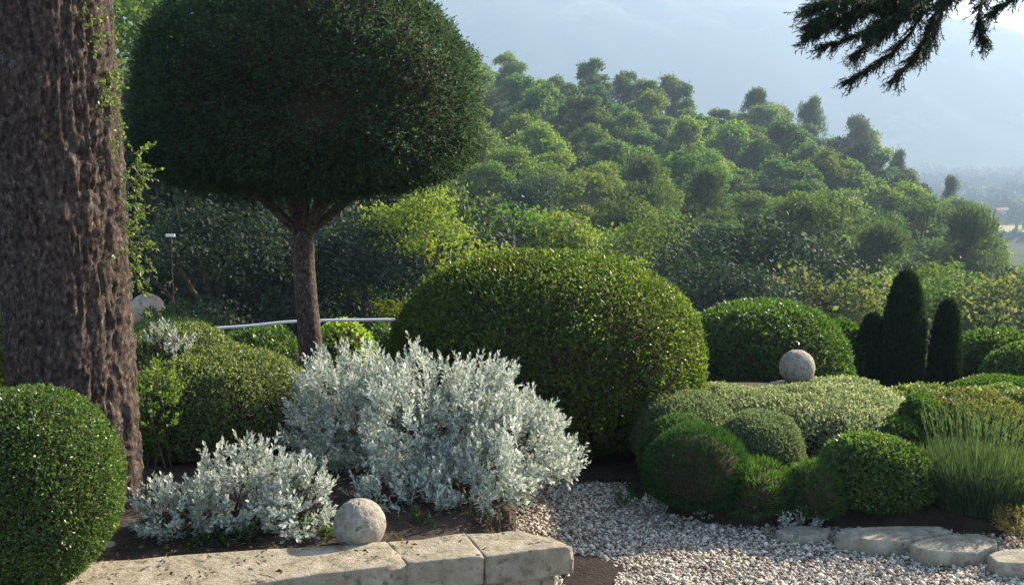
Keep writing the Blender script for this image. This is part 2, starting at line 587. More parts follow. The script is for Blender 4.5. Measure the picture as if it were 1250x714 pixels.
# rough ground cover on the far slopes: a sheet just above the soil
ys2 = np.concatenate([np.linspace(13, 48, 26), np.linspace(52, 210, 40), np.linspace(225, 640, 30), np.geomspace(700, 6000, 20)])
Yg, Ug = np.meshgrid(ys2, np.linspace(-1.1, 1.1, 120), indexing='ij')
Xg = Ug * np.maximum(Yg, 25)
sheet('hillside', Xg, Yg, terrain(Xg, Yg) + .05 + .002 * Yg, M['hill_soil'])

# mountain across the valley
K = .7
xs = np.linspace(-3600, 4600, 240)
ym = np.linspace(2300, 4300, 90)
Xm, Ym = np.meshgrid(xs, ym)
rx_ = np.array([-3600, -1200, 0, 700, 1150, 1250, 1520, 2300, 4600])
rz_ = np.array([440, 455, 450, 430, 385, 352, 300, 215, 140])
crest = np.interp(Xm, rx_, rz_)
prof = sstep(2350, 3300, Ym) ** .8 * (1 - .5 * sstep(3400, 4300, Ym))
a = .55
sx = (Xm * math.cos(a) + Ym * math.sin(a)) / 260
sy = (-Xm * math.sin(a) + Ym * math.cos(a)) / 900
Pn = np.stack([sx.ravel(), sy.ravel(), np.zeros(sx.size)], 1) + 40
rid = (1 - np.abs(2 * fbm(Pn, 4) - 1)).reshape(sx.shape)
Pn2 = np.stack([Xm.ravel() / 90, Ym.ravel() / 90, np.ones(sx.size)], 1)
Zm = -62 + (crest + 62) * prof * (1 + 0 * rid) + (rid - .75) * 105 * np.sin(np.pi * np.clip(prof, 0, 1)) ** .8 + (fbm(Pn2, 3).reshape(sx.shape) - .5) * 34 * prof
sheet('mountain', Xm * K, Ym * K, Zm * K - 2, M['mountain_scrub'])

# pale field on the valley floor
c = at(1262, 287, 540)
q = np.linspace(-1, 1, 9)
Qx, Qy = np.meshgrid(c.x + q * 48, c.y + q * 22)
sheet('field', Qx, Qy, terrain(Qx, Qy) + 2.2, M['field'])

# ---------------------------------------------------------------- gravel court and beds
GX, GY = np.meshgrid(np.linspace(-3.2, 5.2, 90), np.linspace(1.2, 6.35, 60))
gz = .004 + .012 * (fbm(np.stack([GX.ravel() * 3, GY.ravel() * 3, np.zeros(GX.size)], 1), 3).reshape(GX.shape) - .5)
sheet('gravel_path', GX, GY, gz, M['gravel_bed'])

WZ = .30                                              # top of the stone cap
CAPF = [at(p, q, 1) for p, q in ((699, 667), (592, 680), (499, 687), (292, 714))]
def onplane(px, py, z):
    p = at(px, py, 1.0)
    t = (EYE - z) / (EYE - p.z)
    return np.array([p.x * t, t])
front = [onplane(*q, WZ) for q in ((699, 666), (592, 679), (497, 687), (40, 748), (-260, 790))]
back = [onplane(*q, WZ) for q in ((634, 646), (568, 652), (472, 660), (50, 691), (-200, 706))]

# soil of the left bed, behind the cap stones
Bx, By = np.meshgrid(np.linspace(-4.2, .02, 60), np.linspace(3.55, 7.2, 50))
bk = np.array(back)[::-1]
ymin = np.interp(Bx, bk[:, 0], bk[:, 1]) - .03
By2 = np.maximum(By, ymin)
edge = sstep(7.2, 6.2, By2) * sstep(.02, -.25, Bx - .12 * (By2 - 4.4))
bz = .27 * edge + .02 * (fbm(np.stack([Bx.ravel() * 6, By2.ravel() * 6, np.zeros(Bx.size)], 1), 3).reshape(Bx.shape) - .5) * edge - .01
sheet('planting_bed_left', Bx, By2, bz, M['soil'])
# soil of the right bed: a low berm
Bx, By = np.meshgrid(np.linspace(.5, 5.2, 70), np.linspace(4.92, 8.4, 60))
fr = 5.10 - .16 * np.clip(Bx - 1.6, 0, 2) + .30 * sstep(1.15, .55, Bx)
edge = sstep(0, .22, By - fr) * sstep(7.95, 7.5, By) * sstep(.5, .85, Bx)
bz = edge * (.08 + .05 * sstep(5.7, 7.1, By)) + .02 * (fbm(np.stack([Bx.ravel() * 6, By.ravel() * 6, np.ones(Bx.size)], 1), 3).reshape(Bx.shape) - .5) - .018 * (1 - edge)
sheet('planting_bed_right', Bx, By, bz, M['soil'])
def bedz(x, y):
    f = 5.10 - .16 * min(max(x - 1.6, 0), 2) + .30 * float(sstep(1.15, .55, x))
    e = float(sstep(0, .22, y - f)) * float(sstep(7.95, 7.5, y)) * float(sstep(.5, .85, x))
    return e * (.08 + .05 * float(sstep(5.7, 7.1, y)))
# earth path under the clipped dome
Ex, Ey = np.meshgrid(np.linspace(-.6, 2.2, 40), np.linspace(5.72, 8.3, 40))
front_e = 5.86 + .05 * np.sin(Ex * 5) + .03 * np.sin(Ex * 13)
Ey2 = np.maximum(Ey, front_e)
ez = .03 + .02 * fbm(np.stack([Ex.ravel() * 6, Ey2.ravel() * 6, np.zeros(Ex.size)], 1), 3).reshape(Ex.shape) * sstep(0, .1, Ey2 - front_e)
sheet('planting_bed_centre', Ex, Ey2, ez, M['soil'])

# pebbles: one mass of real stones
def ico():
    t = (1 + 5 ** .5) / 2
    V = np.array([(-1, t, 0), (1, t, 0), (-1, -t, 0), (1, -t, 0), (0, -1, t), (0, 1, t), (0, -1, -t), (0, 1, -t), (t, 0, -1), (t, 0, 1), (-t, 0, -1), (-t, 0, 1)], float)
    F = np.array([(0, 11, 5), (0, 5, 1), (0, 1, 7), (0, 7, 10), (0, 10, 11), (1, 5, 9), (5, 11, 4), (11, 10, 2), (10, 7, 6), (7, 1, 8), (3, 9, 4), (3, 4, 2), (3, 2, 6), (3, 6, 8), (3, 8, 9), (4, 9, 5), (2, 4, 11), (6, 2, 10), (8, 6, 7), (9, 8, 1)])
    return unit(V), F
def octa():
    return np.array([(1, 0, 0), (0, 1, 0), (-1, 0, 0), (0, -1, 0), (0, 0, 1), (0, 0, -1)], float), np.array([(0, 1, 4), (1, 2, 4), (2, 3, 4), (3, 0, 4), (1, 0, 5), (2, 1, 5), (3, 2, 5), (0, 3, 5)])
def pebbles(X, Y, Z, size, shape):
    n = len(X)
    V0, F0 = shape
    nv0 = len(V0)
    sc = size[:, None] * rng.uniform(.7, 1.3, (n, 3)) * np.array([1, 1, .62])
    V = V0[None] * (1 + rng.normal(0, .12, (n, nv0, 1))) * sc[:, None]
    a = rng.uniform(0, 6.28, n)
    ca, sa = np.cos(a)[:, None], np.sin(a)[:, None]
    tl = rng.normal(0, .3, (n, 1))
    V = np.stack([V[..., 0] * ca - V[..., 1] * sa, V[..., 0] * sa + V[..., 1] * ca, V[..., 2] + V[..., 0] * tl], -1)
    V += np.stack([X, Y, Z], 1)[:, None]
    return V.reshape(-1, 3), (F0[None] + (np.arange(n) * nv0)[:, None, None]).reshape(-1, 3)
n = 78000
X = rng.uniform(-.15, 3.6, n); Yp = rng.uniform(4.0, 6.05, n)
u = X / Yp
wallx = np.interp(Yp, [3.9, 4.2, 4.4, 6], [.25, .28, .05, -.25])
keep = (u < .56) & (X > wallx) & (Yp < 5.95 - .25 * sstep(.75, 1.0, X) - .1 * rng.random(n)) & ~((X > 1.2) & (Yp > 5.33 - .16 * np.clip(X - 1.6, 0, 2)))
dpatch = (X - .33) ** 2 / .014 + (Yp - 4.60) ** 2 / .05                   # few pebbles on the dark brown patch at the wall end
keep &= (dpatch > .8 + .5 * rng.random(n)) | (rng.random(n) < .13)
X, Yp = X[keep], Yp[keep]
sz = rng.lognormal(math.log(.0058), .40, len(X))
nr = Yp < 4.58
zp = .008 + sz * .35 + .004 * rng.random(len(X)); sz = np.clip(sz, .0035, .02)
V, F = join_np([pebbles(X[nr], Yp[nr], zp[nr], sz[nr], ico()), pebbles(X[~nr], Yp[~nr], zp[~nr], sz[~nr] * 1.12, octa())])
g = link('gravel', mesh_np('gravel', V, F, M['pebble'], True))
g['kind'] = 'stuff'; g['label'] = 'loose pale grey and buff gravel covering the court'; g['category'] = 'gravel'
# dark brown patch beside the wall end
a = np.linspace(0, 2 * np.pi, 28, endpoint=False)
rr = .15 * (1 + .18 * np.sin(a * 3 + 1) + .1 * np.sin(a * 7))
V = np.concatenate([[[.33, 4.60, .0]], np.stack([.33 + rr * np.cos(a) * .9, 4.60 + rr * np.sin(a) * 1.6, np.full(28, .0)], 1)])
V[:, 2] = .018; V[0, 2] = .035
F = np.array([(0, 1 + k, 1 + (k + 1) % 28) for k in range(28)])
o = link('dark_patch', mesh_np('dark_patch', V, F, M['dark_brown'], True)); o['kind'] = 'structure'

# ---------------------------------------------------------------- stone work
def slab_mesh(name, outline, z0, z1, mat, rough=.006, bev=.014, origin=(0, 0, 0), seg=12):
    """irregular stone: outline polygon raised from z0 to z1 with worn edges"""
    P = np.array(outline, float)
    Q = []
    for i in range(len(P)):
        a_, b_ = P[i], P[(i + 1) % len(P)]
        for k in range(seg):
            Q.append(lerp(a_, b_, k / seg))
    Q = np.array(Q)
    c_ = Q.mean(0)
    d_ = unit(Q - c_)
    n_ = len(Q)
    rings = []
    for z, ins in ((z0, 0), (lerp(z0, z1, .5), -.003), (z1 - bev, .0), (z1 - bev * .3, bev * .35), (z1, bev), (z1, .12), (z1, .24), (z1, .38), (z1, .55), (z1, .75)):
        if ins < .1:
            R_ = Q - d_ * ins
        else:
            R_ = lerp(Q, c_, ins)
        w_ = fbm(np.concatenate([R_ * 9, np.full((n_, 1), z * 14)], 1), 3) - .5
        w2 = fbm(np.concatenate([R_ * 7 + 9, np.full((n_, 1), z * 9)], 1), 3) - .5
        rings.append(np.concatenate([R_ + d_ * (w_ * rough * 5)[:, None], (z + w2 * rough * 2.2)[:, None]], 1))
    V = np.concatenate(rings + [np.array([[*c_, z1 + rough * .4]])])
    F = []
    for r in range(len(rings) - 1):
        for j in range(n_):
            k = (j + 1) % n_
            F.append((r * n_ + j, r * n_ + k, (r + 1) * n_ + k)); F.append((r * n_ + j, (r + 1) * n_ + k, (r + 1) * n_ + j))
    top = (len(rings) - 1) * n_
    for j in range(n_):
        F.append((top + j, top + (j + 1) % n_, len(V) - 1))
    return mesh_np(name, V - np.array(origin), F, mat, True)

wall = thing('stone_wall', 'low dry stone wall with broad pale cap slabs beside the gravel', 'wall', (front[2][0], front[2][1], 0))
wo_ = np.array(wall.location)
for i in range(len(front) - 1):
    g_ = .0012
    t_ = unit(np.array([front[i + 1] - front[i]]))[0] * g_
    tb = unit(np.array([back[i + 1] - back[i]]))[0] * g_
    out = [front[i] + t_, back[i] + tb, back[i + 1] - tb, front[i + 1] - t_]
    if i == 0:
        out = [front[0] + t_, lerp(front[0], back[0], .5) + np.array([.03, .01]), back[0], back[1] - tb, front[1] - t_]
    link('cap_slab', slab_mesh('cap_slab', out, WZ - .115 + .004 * (i % 2), WZ + .0025 * ((i * 7) % 3 - 1), M['stone'], origin=wo_, bev=.008, rough=.008), wall)
    # wall stones under the cap, two to a slab
    inn = np.array([-.01, .045])
    f0, f1, b0, b1 = front[i] + inn + (np.array([-.05, 0]) if i == 0 else 0), front[i + 1] + inn, back[i] + (np.array([-.03, -.03]) if i == 0 else np.array([0, -.03])), back[i + 1] + np.array([0, -.03])
    for k in range(2):
        fa, fb = lerp(f0, f1, k / 2 + .01), lerp(f0, f1, (k + 1) / 2 - .01)
        ba, bb = lerp(b0, b1, k / 2 + .01), lerp(b0, b1, (k + 1) / 2 - .01)
        link('wall_stone', slab_mesh('wall_stone', [fa, ba, bb, fb], -.04, WZ - .118, M['stone'], origin=wo_), wall)

def edging(label, pix, z1, z0=-.03, mat='edging_stone'):
    out = [onplane(*p, z1) for p in pix]
    c_ = np.mean(out, 0)
    o = link('edging_stone', slab_mesh('edging_stone', out, z0, z1, M[mat], origin=(c_[0], c_[1], 0), rough=.005, bev=.012), None, (c_[0], c_[1], 0))
    return tag(o, label, 'stone', 'edging stones of the right bed')
edging('long flat edging slab under the box ball', [(1019, 652), (1030, 644), (1085, 641), (1150, 642), (1165, 648), (1120, 656), (1095, 660), (1060, 659)], .08)
edging('rounded edging slab in front of the lavender', [(1110, 663), (1120, 657), (1155, 651), (1196, 650), (1218, 657), (1216, 667), (1190, 673), (1150, 673), (1122, 670)], .08)
edging('edging slab below the golden bush at the gravel', [(1205, 676), (1222, 668), (1262, 668), (1300, 676), (1296, 690), (1250, 688), (1216, 685)], .08)
edging('small half-buried edging stone left of the long slab', [(948, 646), (965, 640), (995, 640), (1014, 645), (1010, 651), (980, 654), (955, 652)], .05)
edging('flat thin stone lying beside the far stone ball', [(929, 470), (940, 465), (968, 464), (972, 469), (950, 473)], .27, .2)

def ball(label, px, py, dpx, Y, mat='ball_stone', extra=None):
    c_ = at(px, py, Y)
    r = dpx / 2 * mpp(c_)
    nu, nv = 56, 32
    U, W_ = np.meshgrid(np.linspace(0, 2 * np.pi, nu, endpoint=False), np.linspace(.02, np.pi - .02, nv))
    d = np.stack([np.sin(W_) * np.cos(U), np.sin(W_) * np.sin(U), np.cos(W_)], -1).reshape(-1, 3)
    h = fbm(d * 5 + px, 4) - .5
    pits = np.clip(fbm(d * 16 + px, 3) - .60, 0, 1)
    V = d * (r * (1 + .04 * h - .35 * pits + .012 * (rng.random(len(d)) - .5)))[:, None]
    F = np.array([(i * nu + j, i * nu + (j + 1) % nu, (i + 1) * nu + (j + 1) % nu, (i + 1) * nu + j) for i in range(nv - 1) for j in range(nu)])
    o = link('stone_ball', mesh_np('stone_ball', V, F, M[mat], True), None, c_)
    return tag(o, label, 'stone ball', 'weathered stone balls'), c_, r
ball('weathered stone ball resting beside the cap of the low wall', 439, 640, 64, 4.30)
o, bc, br = ball('pale stone ball sitting on top of the low planted mound', 973, 448, 43, 7.3)
print('ball2', bc, br)
o_, _, _ = ball('rough grey stone lying between box ball and oak trunk', 131, 671, 26, 4.30)
o_.name = 'rough_stone'; o_['category'] = 'stone'; o_.scale = (1, 1.2, .8); del o_['group']
# flat bearing stone for the far ball
ps = [np.array([bc.x, bc.y]) + np.array([math.cos(k), math.sin(k) * .8]) * .17 * (1 + .15 * math.sin(3 * k)) for k in np.linspace(0, 6.28, 10)[:-1]]
o = link('edging_stone', slab_mesh('edging_stone', ps, bc.z - br - .22, bc.z - br + .004, M['edging_stone'], origin=(bc.x, bc.y, 0), rough=.004), None, (bc.x, bc.y, 0))
tag(o, 'flat bearing stone under the far stone ball', 'stone', 'edging stones of the right bed')
surf_mat('pink_stone', [(.34, .25, .20), (.50, .38, .30), (.60, .48, .39)], 14, bump=.8, bscale=60, spots=(16, .6, (.25, .2, .16)), dist=.008)
o, pc, pr = ball('pinkish stone ball half hidden behind the oak trunk', 180, 379, 42, 7.6, 'pink_stone')
# its pillar behind the clipped mound
hw = .11
o = link('stone_pillar', slab_mesh('stone_pillar', [(pc.x - hw, pc.y - hw), (pc.x + hw, pc.y - hw), (pc.x + hw, pc.y + hw), (pc.x - hw, pc.y + hw)], -.05, pc.z - pr + .008, M['stone'], origin=(pc.x, pc.y, 0)), None, (pc.x, pc.y, 0))
tag(o, 'short stone pillar under the pinkish stone ball behind the mound', 'pillar')

# ---------------------------------------------------------------- the great trunk on the left
def oak():
    Y = 4.85
    b0 = at(97, 660, Y); b0.z = .22
    root = thing('oak_tree', 'huge rough-barked oak trunk with sprigs of ivy beside the bed', 'tree', b0)
    b = np.array(b0)
    H = 4.6
    nz, na = 400, 190
    z = np.linspace(-.05, H, nz)
    a = np.linspace(0, 2 * np.pi, na, endpoint=False)
    A, Zz = np.meshgrid(a, z)
    rad = .272 + .02 * np.exp(-Zz / .22) - .012 * Zz / H + .012 * np.exp(-((Zz - 2.2) / .6) ** 2)
    rad = rad * (1 + .03 * np.sin(3 * A + .5) + .02 * np.sin(5 * A + Zz) + .10 * np.exp(-Zz / .18) * np.cos(5 * A + .7))
    cx = .01 * np.sin(Zz * 1.3) - .012 * Zz
    ca, sa = np.cos(A), np.sin(A)
    Pn = np.stack([ca.ravel() * 10, sa.ravel() * 10, Zz.ravel() * 6.5], 1) + 20
    warp = fbm(np.stack([ca.ravel() * 3, sa.ravel() * 3, Zz.ravel() * 3], 1) + 5, 3)
    Pn[:, :2] += (warp - .5)[:, None] * 1.6
    f = np.abs(2 * fbm(Pn, 3) - 1).reshape(A.shape)                 # deep vertical fissures
    fine = fbm(np.stack([ca.ravel() * 24, sa.ravel() * 24, Zz.ravel() * 34], 1) + 3, 3).reshape(A.shape)
    streak = fbm(np.stack([ca.ravel() * 17, sa.ravel() * 17, Zz.ravel() * 7], 1) + 11, 2).reshape(A.shape)
    plate = fbm(np.stack([ca.ravel() * 8, sa.ravel() * 8, Zz.ravel() * 9], 1) + 31, 2).reshape(A.shape)
    knot = .03 * np.exp(-(((A - 4.55) / .16) ** 2 + ((Zz - 1.95) / .07) ** 2)) + .02 * np.exp(-(((A - 5.1) / .12) ** 2 + ((Zz - 2.3) / .06) ** 2))
    rad = rad - .016 * np.clip(.30 - f, 0, 1) / .30 + .024 * (fine - .5) + .010 * (plate - .5) + .026 * (streak - .5) + .010 * (rng.random(A.shape) - .5) + knot
    V = np.stack([cx + rad * ca, rad * sa, Zz], -1).reshape(-1, 3)
    i, j = np.meshgrid(np.arange(nz - 1), np.arange(na), indexing='ij')
    F = np.stack([i * na + j, i * na + (j + 1) % na, (i + 1) * na + (j + 1) % na, (i + 1) * na + j], -1).reshape(-1, 4)
    link('trunk', mesh_np('trunk', V, F, M['oak_bark'], True), root)
    # limbs and a crown above the frame
    tops = []
    for k in range(7):
        ang = k * 2 * math.pi / 7 + .3
        ln = rng.uniform(1.6, 2.6)
        p0 = np.array([-.05, 0, H - .35]); p2 = p0 + np.array([math.cos(ang) * ln, math.sin(ang) * ln, rng.uniform(1.2, 2.4)])
        p1 = lerp(p0, p2, .5) + np.array([0, 0, -.1])
        V, F = tube(curve_pts([p0, p1, p2], 8), np.linspace(.14, .04, 8), 8, .06)
        link('limb', mesh_np('limb', V, F, M['oak_bark'], True), root)
        tops.append(p2)
    Vs = []
    for tpt in tops + [np.array([-.05, 0, H + 2.2]), np.array([.3, .3, H + 3.0])]:
        lb = Lobe(tpt, 1.15, 1.15, .85, .65, 2, .12, 4, int(rng.integers(99)))
        d, r, nn = lb.sample(1500)
        s = 1 - np.abs(rng.normal(0, .25, 1500))
        P = lb.c + d * (r * s)[:, None]
        Vs.append(leaves(P, nn * .4 + rdirs(1500), nn + rdirs(1500), .085, .05))
    V, F = join_np(Vs)
    link('crown', mesh_np('crown', V, F, M['oak_leaf']), root)
    # ivy sprigs clinging to the lit side of the trunk
    Pv, Av = [], []
    patches = [(118, 30, 10, 26, 10), (140, 108, 14, 26, 26), (150, 165, 8, 20, 8), (172, 215, 9, 24, 16), (178, 190, 5, 12, 6), (166, 290, 10, 30, 20), (176, 330, 9, 26, 20),
               (172, 262, 8, 18, 10), (160, 240, 6, 20, 6), (104, 12, 8, 18, 5)]
    for px, py, sx_, sy_, k in patches:
        for q in range(k):
            p = at(px - 6 + rng.normal(0, sx_ * .6), py + rng.normal(0, sy_ * .7), Y - .18 + rng.uniform(-.08, .16))
            p = np.array(p) - b
            # keep outside of the bark
            rr = math.hypot(p[0] + .012 * p[2], p[1])
            if rr < .285:
                p[:2] *= .287 / rr
            Pv.append(p)
            Av.append((.5 + rng.normal(0, .4), -.3 + rng.normal(0, .4), -.3 + rng.normal(0, .5)))
    V, F = sprigs(np.array(Pv), np.array(Av), .075, 9, .019, .75)
    link('ivy', mesh_np('ivy', V, F, M['ivy']), root)['label'] = 'small pale green ivy sprigs on the trunk'
oak()

# ---------------------------------------------------------------- clipped standard tree
def standard():
    Y = 8.0
    base = at(377, 420, Y); base.z = 0
    root = thing('standard_tree', 'clipped dark green standard tree with mushroom crown on bare trunk', 'tree', base)
    b = np.array(base)
    fork = np.array(at(370, 280, Y)) - b
    pts = curve_pts([(0, 0, -.05), (.01, 0, .4), (-.02, 0, .9), fork], 12)
    V, F = tube(pts, np.linspace(.092, .076, 12), 14, .03)
    link('trunk', mesh_np('trunk', V, F, M['oak_bark'], True), root)
    crown_c = np.array(at(373, 128, Y)) - b
    ends = [(312, 226), (285, 212), (335, 205), (345, 170), (380, 150), (415, 190), (445, 222), (475, 205), (430, 200), (360, 200)]
    for k, (px, py) in enumerate(ends):
        e = np.array(at(px, py, Y + rng.uniform(-.5, .5))) - b
        mid = lerp(fork, e, .5) + np.array([0, 0, -.03])
        V, F = tube(curve_pts([fork - np.array([0, 0, .06]), mid, e], 8), np.linspace(.033, .014, 8), 8, .05)
        link('branch', mesh_np('branch', V, F, M['oak_bark'], True), root)
    m_ = mpp(at(373, 120, Y))
    ls = [Lobe(crown_c + b, 204 * m_, 204 * m_, 158 * m_, 106 * m_, 2.35, .045, 4.5, 5, el=3.2)]
    P, N = surf_points(ls, 1.95, .030, .016, .05, 0, .05)
    # ragged hollow in the face
    hol = np.array(at(388, 132, Y - 1.2))
    dd = np.linalg.norm((P - hol) * np.array([1, .5, 1.2]), axis=1)
    keep = (dd > .17) | (rng.random(len(P)) < .25)
    # thinner underside
    keep &= ~((P[:, 2] < crown_c[2] - 100 * m_) & (rng.random(len(P)) < .5))
    P, N = P[keep], N[keep]
    k = len(P)
    V, F = leaves(P, N * .6 + rdirs(k) * .7 + np.array([0, 0, .1]), N + rdirs(k) * .8, .030 * rng.uniform(.6, 1.3, k), .015 * rng.uniform(.7, 1.2, k))
    # loose shoots for a feathery outline
    d, r, nn = ls[0].sample(3000)
    V2, F2 = sprigs(ls[0].c + d * (r * .985)[:, None], nn + rdirs(3000) * .5, rng.uniform(.05, .13, 3000), 7, .026, .5)
    V, F = join_np([(V, F), (V2, F2)])
    link('crown', mesh_np('crown', V - b, F, M['topiary']), root)
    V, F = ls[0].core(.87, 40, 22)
    link('twig_core', mesh_np('twig_core', V - b, F, M['twig'], True), root)
standard()

# ---------------------------------------------------------------- shrubs of the left bed
ZB = .26
shrub('box_ball', 'clipped round box ball in front of the oak trunk', 'shrub',
      [lobe_px(-80, 141, 474, 594, 3.9, ZB, lump=.025, seed=2)], ZB, M['box'], .016, .0095, 2.4)
shrub('clipped_mound', 'sloping speckled clipped mound between oak trunk and silver bush', 'shrub',
      [lobe_px(110, 300, 392, 480, 6.2, ZB, ry=.45, lump=.04, seed=4), lobe_px(190, 388, 428, 510, 5.9, ZB, ry=.5, lump=.04, seed=6),
       lobe_px(150, 330, 440, 530, 5.75, ZB, ry=.4, lump=.04, seed=8)], ZB, M['lonicera'], .020, .011, 2.1, fringe=.06)
sprig_bush('leafy_shrub', 'leafy green shrub growing up round the pinkish stone ball', 'shrub',
           [lobe_px(172, 250, 380, 420, 6.75, .2, ry=.2, lump=.12, seed=9)], .2, M['midgreen'], 900, .11, 10, .03, .5)
sprig_bush('grey_shrub', 'small pale grey leafed shrub on the sloping mound', 'shrub',
           [lobe_px(178, 232, 398, 425, 5.95, .62, ry=.1, lump=.1, seed=10)], .62, M['silver'], 500, .09, 9, .028, .35)
sprig_bush('lime_shrub', 'bright lime green sprigs beside the oak trunk', 'shrub',
           [lobe_px(158, 220, 442, 470, 5.35, ZB, ry=.14, lump=.2, seed=12)], ZB, M['limeleaf'], 480, .08, 8, .028, .6, nst=7, rst=.006)
sprig_bush('silver_bush', 'large spreading silver grey bush in front of the clipped dome', 'shrub',
           [lobe_px(348, 500, 432, 530, 5.55, ZB, ry=.38, lump=.09, seed=13), lobe_px(430, 640, 425, 545, 5.4, ZB, ry=.5, lump=.12, seed=14),
            lobe_px(545, 698, 475, 560, 5.25, ZB, ry=.42, lump=.13, seed=15), lobe_px(420, 600, 560, 618, 4.95, ZB, ry=.3, lump=.12, seed=16),
            lobe_px(520, 660, 540, 600, 4.95, ZB, ry=.3, lump=.1, seed=17)],
           ZB, M['silver'], 860, .115, 12, .030, .52)
sprig_bush('silver_bush', 'small low silver leafed bush just left of the wall stone ball', 'shrub',
           [lobe_px(225, 375, 548, 610, 4.6, ZB, ry=.26, lump=.14, seed=18), lobe_px(172, 280, 592, 635, 4.5, ZB, ry=.2, lump=.18, seed=19),
            lobe_px(325, 408, 570, 618, 4.5, ZB, ry=.18, lump=.18, seed=20)],
           ZB, M['silver'], 700, .115, 12, .032, .52)
for lab, x0, x1, yt, ym, Y, mt in (('dark green ground cover between the box ball and small silver bush', 140, 250, 640, 660, 4.42, 'midgreen'),
                                ('dark ground cover under the skirts of the small silver bush', 235, 345, 645, 660, 4.36, 'santolina'),
                                ('dull green ground cover just left of the wall stone ball', 335, 412, 640, 656, 4.42, 'midgreen'),
                                ('low green ground cover just right of the wall stone ball', 468, 560, 632, 650, 4.55, 'midgreen'),
                                ('grey green ground cover near the end of the wall', 550, 640, 622, 642, 4.68, 'greygreen')):
    sprig_bush('ground_cover', lab, 'plant', [lobe_px(x0, x1, yt, ym, Y, ZB, ry=.10, lump=.2, seed=x0)], ZB, M[mt], 1100, .06, 9, .020, .5, nst=8, rst=.003)
shrub('background_bush', 'yellow green bush showing behind the oak trunk', 'shrub',
      [lobe_px(-90, 24, 338, 420, 7.5, 0, lump=.08, seed=21)], 0, M['lime'], .035, .02, 2.0, fringe=.1)

# ---------------------------------------------------------------- the big clipped dome
shrub('clipped_dome', 'great clipped evergreen dome behind the silver bush', 'shrub',
      [lobe_px(478, 856, 308, 440, 6.9, .03, e=2.35, el=3.6, lump=.02, seed=22)], .03, M['dome'], .025, .0145, 2.05, .04, fringe=.03, nst=9)

# ---------------------------------------------------------------- shrubs of the right bed
def cush(name, label, px0, px1, yt, ym, Y, mat, zg=None, **kw):
    c_ = at((px0 + px1) / 2, ym, Y)
    zg = bedz(c_.x, Y) if zg is None else zg
    lk = {k: kw.pop(k) for k in ('ry', 'e', 'el', 'lump', 'seed', 'f') if k in kw}
    return shrub(name, label, 'shrub', [lobe_px(px0, px1, yt, ym, Y, zg, **lk)], zg, M[mat], **kw)
FINE = dict(style='needle', cover=1.6, depth=.03, fringe=.05)
cush('santolina_cushion', 'dark green fine-leaved cushion beside the gravel corner', 787, 917, 520, 590, 5.42, 'santolina', L=.035, W=.006, lump=.03, seed=31, **FINE)
cush('grey_cushion', 'grey green cushion behind the dark fine-leaved cushion', 770, 905, 480, 545, 6.1, 'greygreen', L=.02, W=.01, cover=2.4, lump=.05, seed=32, ry=.42)
cush('green_cushion', 'rough green cushion wedged between grey and dark cushions', 783, 868, 508, 560, 5.75, 'midgreen', L=.02, W=.008, cover=2.4, lump=.08, seed=33, ry=.25)
cush('thyme_cushion', 'low grey topped cushion left of the box ball', 872, 980, 504, 550, 5.85, 'greygreen', L=.018, W=.008, cover=2.4, lump=.05, seed=34, ry=.3)
cush('flowering_cushion', 'wide low flowering cushion spread in front of far ball', 880, 1130, 480, 525, 6.5, 'thyme', L=.021, W=.010, cover=2.0, lump=.06, seed=35, ry=.62, e=2.5, fringe=.08)
cush('flowering_cushion', 'pale flowering cushion around the foot of the far ball', 930, 1110, 467, 500, 7.2, 'thyme', L=.020, W=.010, cover=2.4, lump=.08, seed=36, ry=.35, fringe=.1)
cush('box_ball', 'small round box ball with lit crown behind edging slab', 995, 1135, 530, 592, 5.38, 'box', L=.022, W=.014, cover=2.8, lump=.03, seed=37)
cush('green_cushion', 'bright green fine cushion tucked left of small box ball', 955, 1032, 566, 606, 5.28, 'midgreen', L=.03, W=.006, lump=.06, seed=38, ry=.2, **FINE)
cush('green_cushion', 'upright leafy green clump between fine-leaved cushions', 872, 968, 560, 604, 5.36, 'midgreen', L=.04, W=.007, lump=.10, seed=39, ry=.24, **FINE)
cush('green_cushion', 'small green cushion behind the small box ball', 1070, 1135, 512, 540, 6.0, 'midgreen', L=.02, W=.01, lump=.1, seed=40, ry=.2)
cush('flowering_box', 'reddish tipped clipped mound behind the lavender', 1120, 1262, 486, 545, 6.1, 'redbox', L=.022, W=.013, lump=.06, seed=41, ry=.45, fringe=.08)
cush('flowering_box', 'dark leafy clump between flowering cushion and reddish mound', 1098, 1160, 486, 530, 6.1, 'hedge', L=.024, W=.013, lump=.1, seed=42, ry=.25)
cush('low_hedge', 'low bright green hedge behind the reddish mound', 1150, 1300, 462, 490, 7.75, 'hedge', L=.024, W=.014, lump=.05, seed=43, ry=.35)

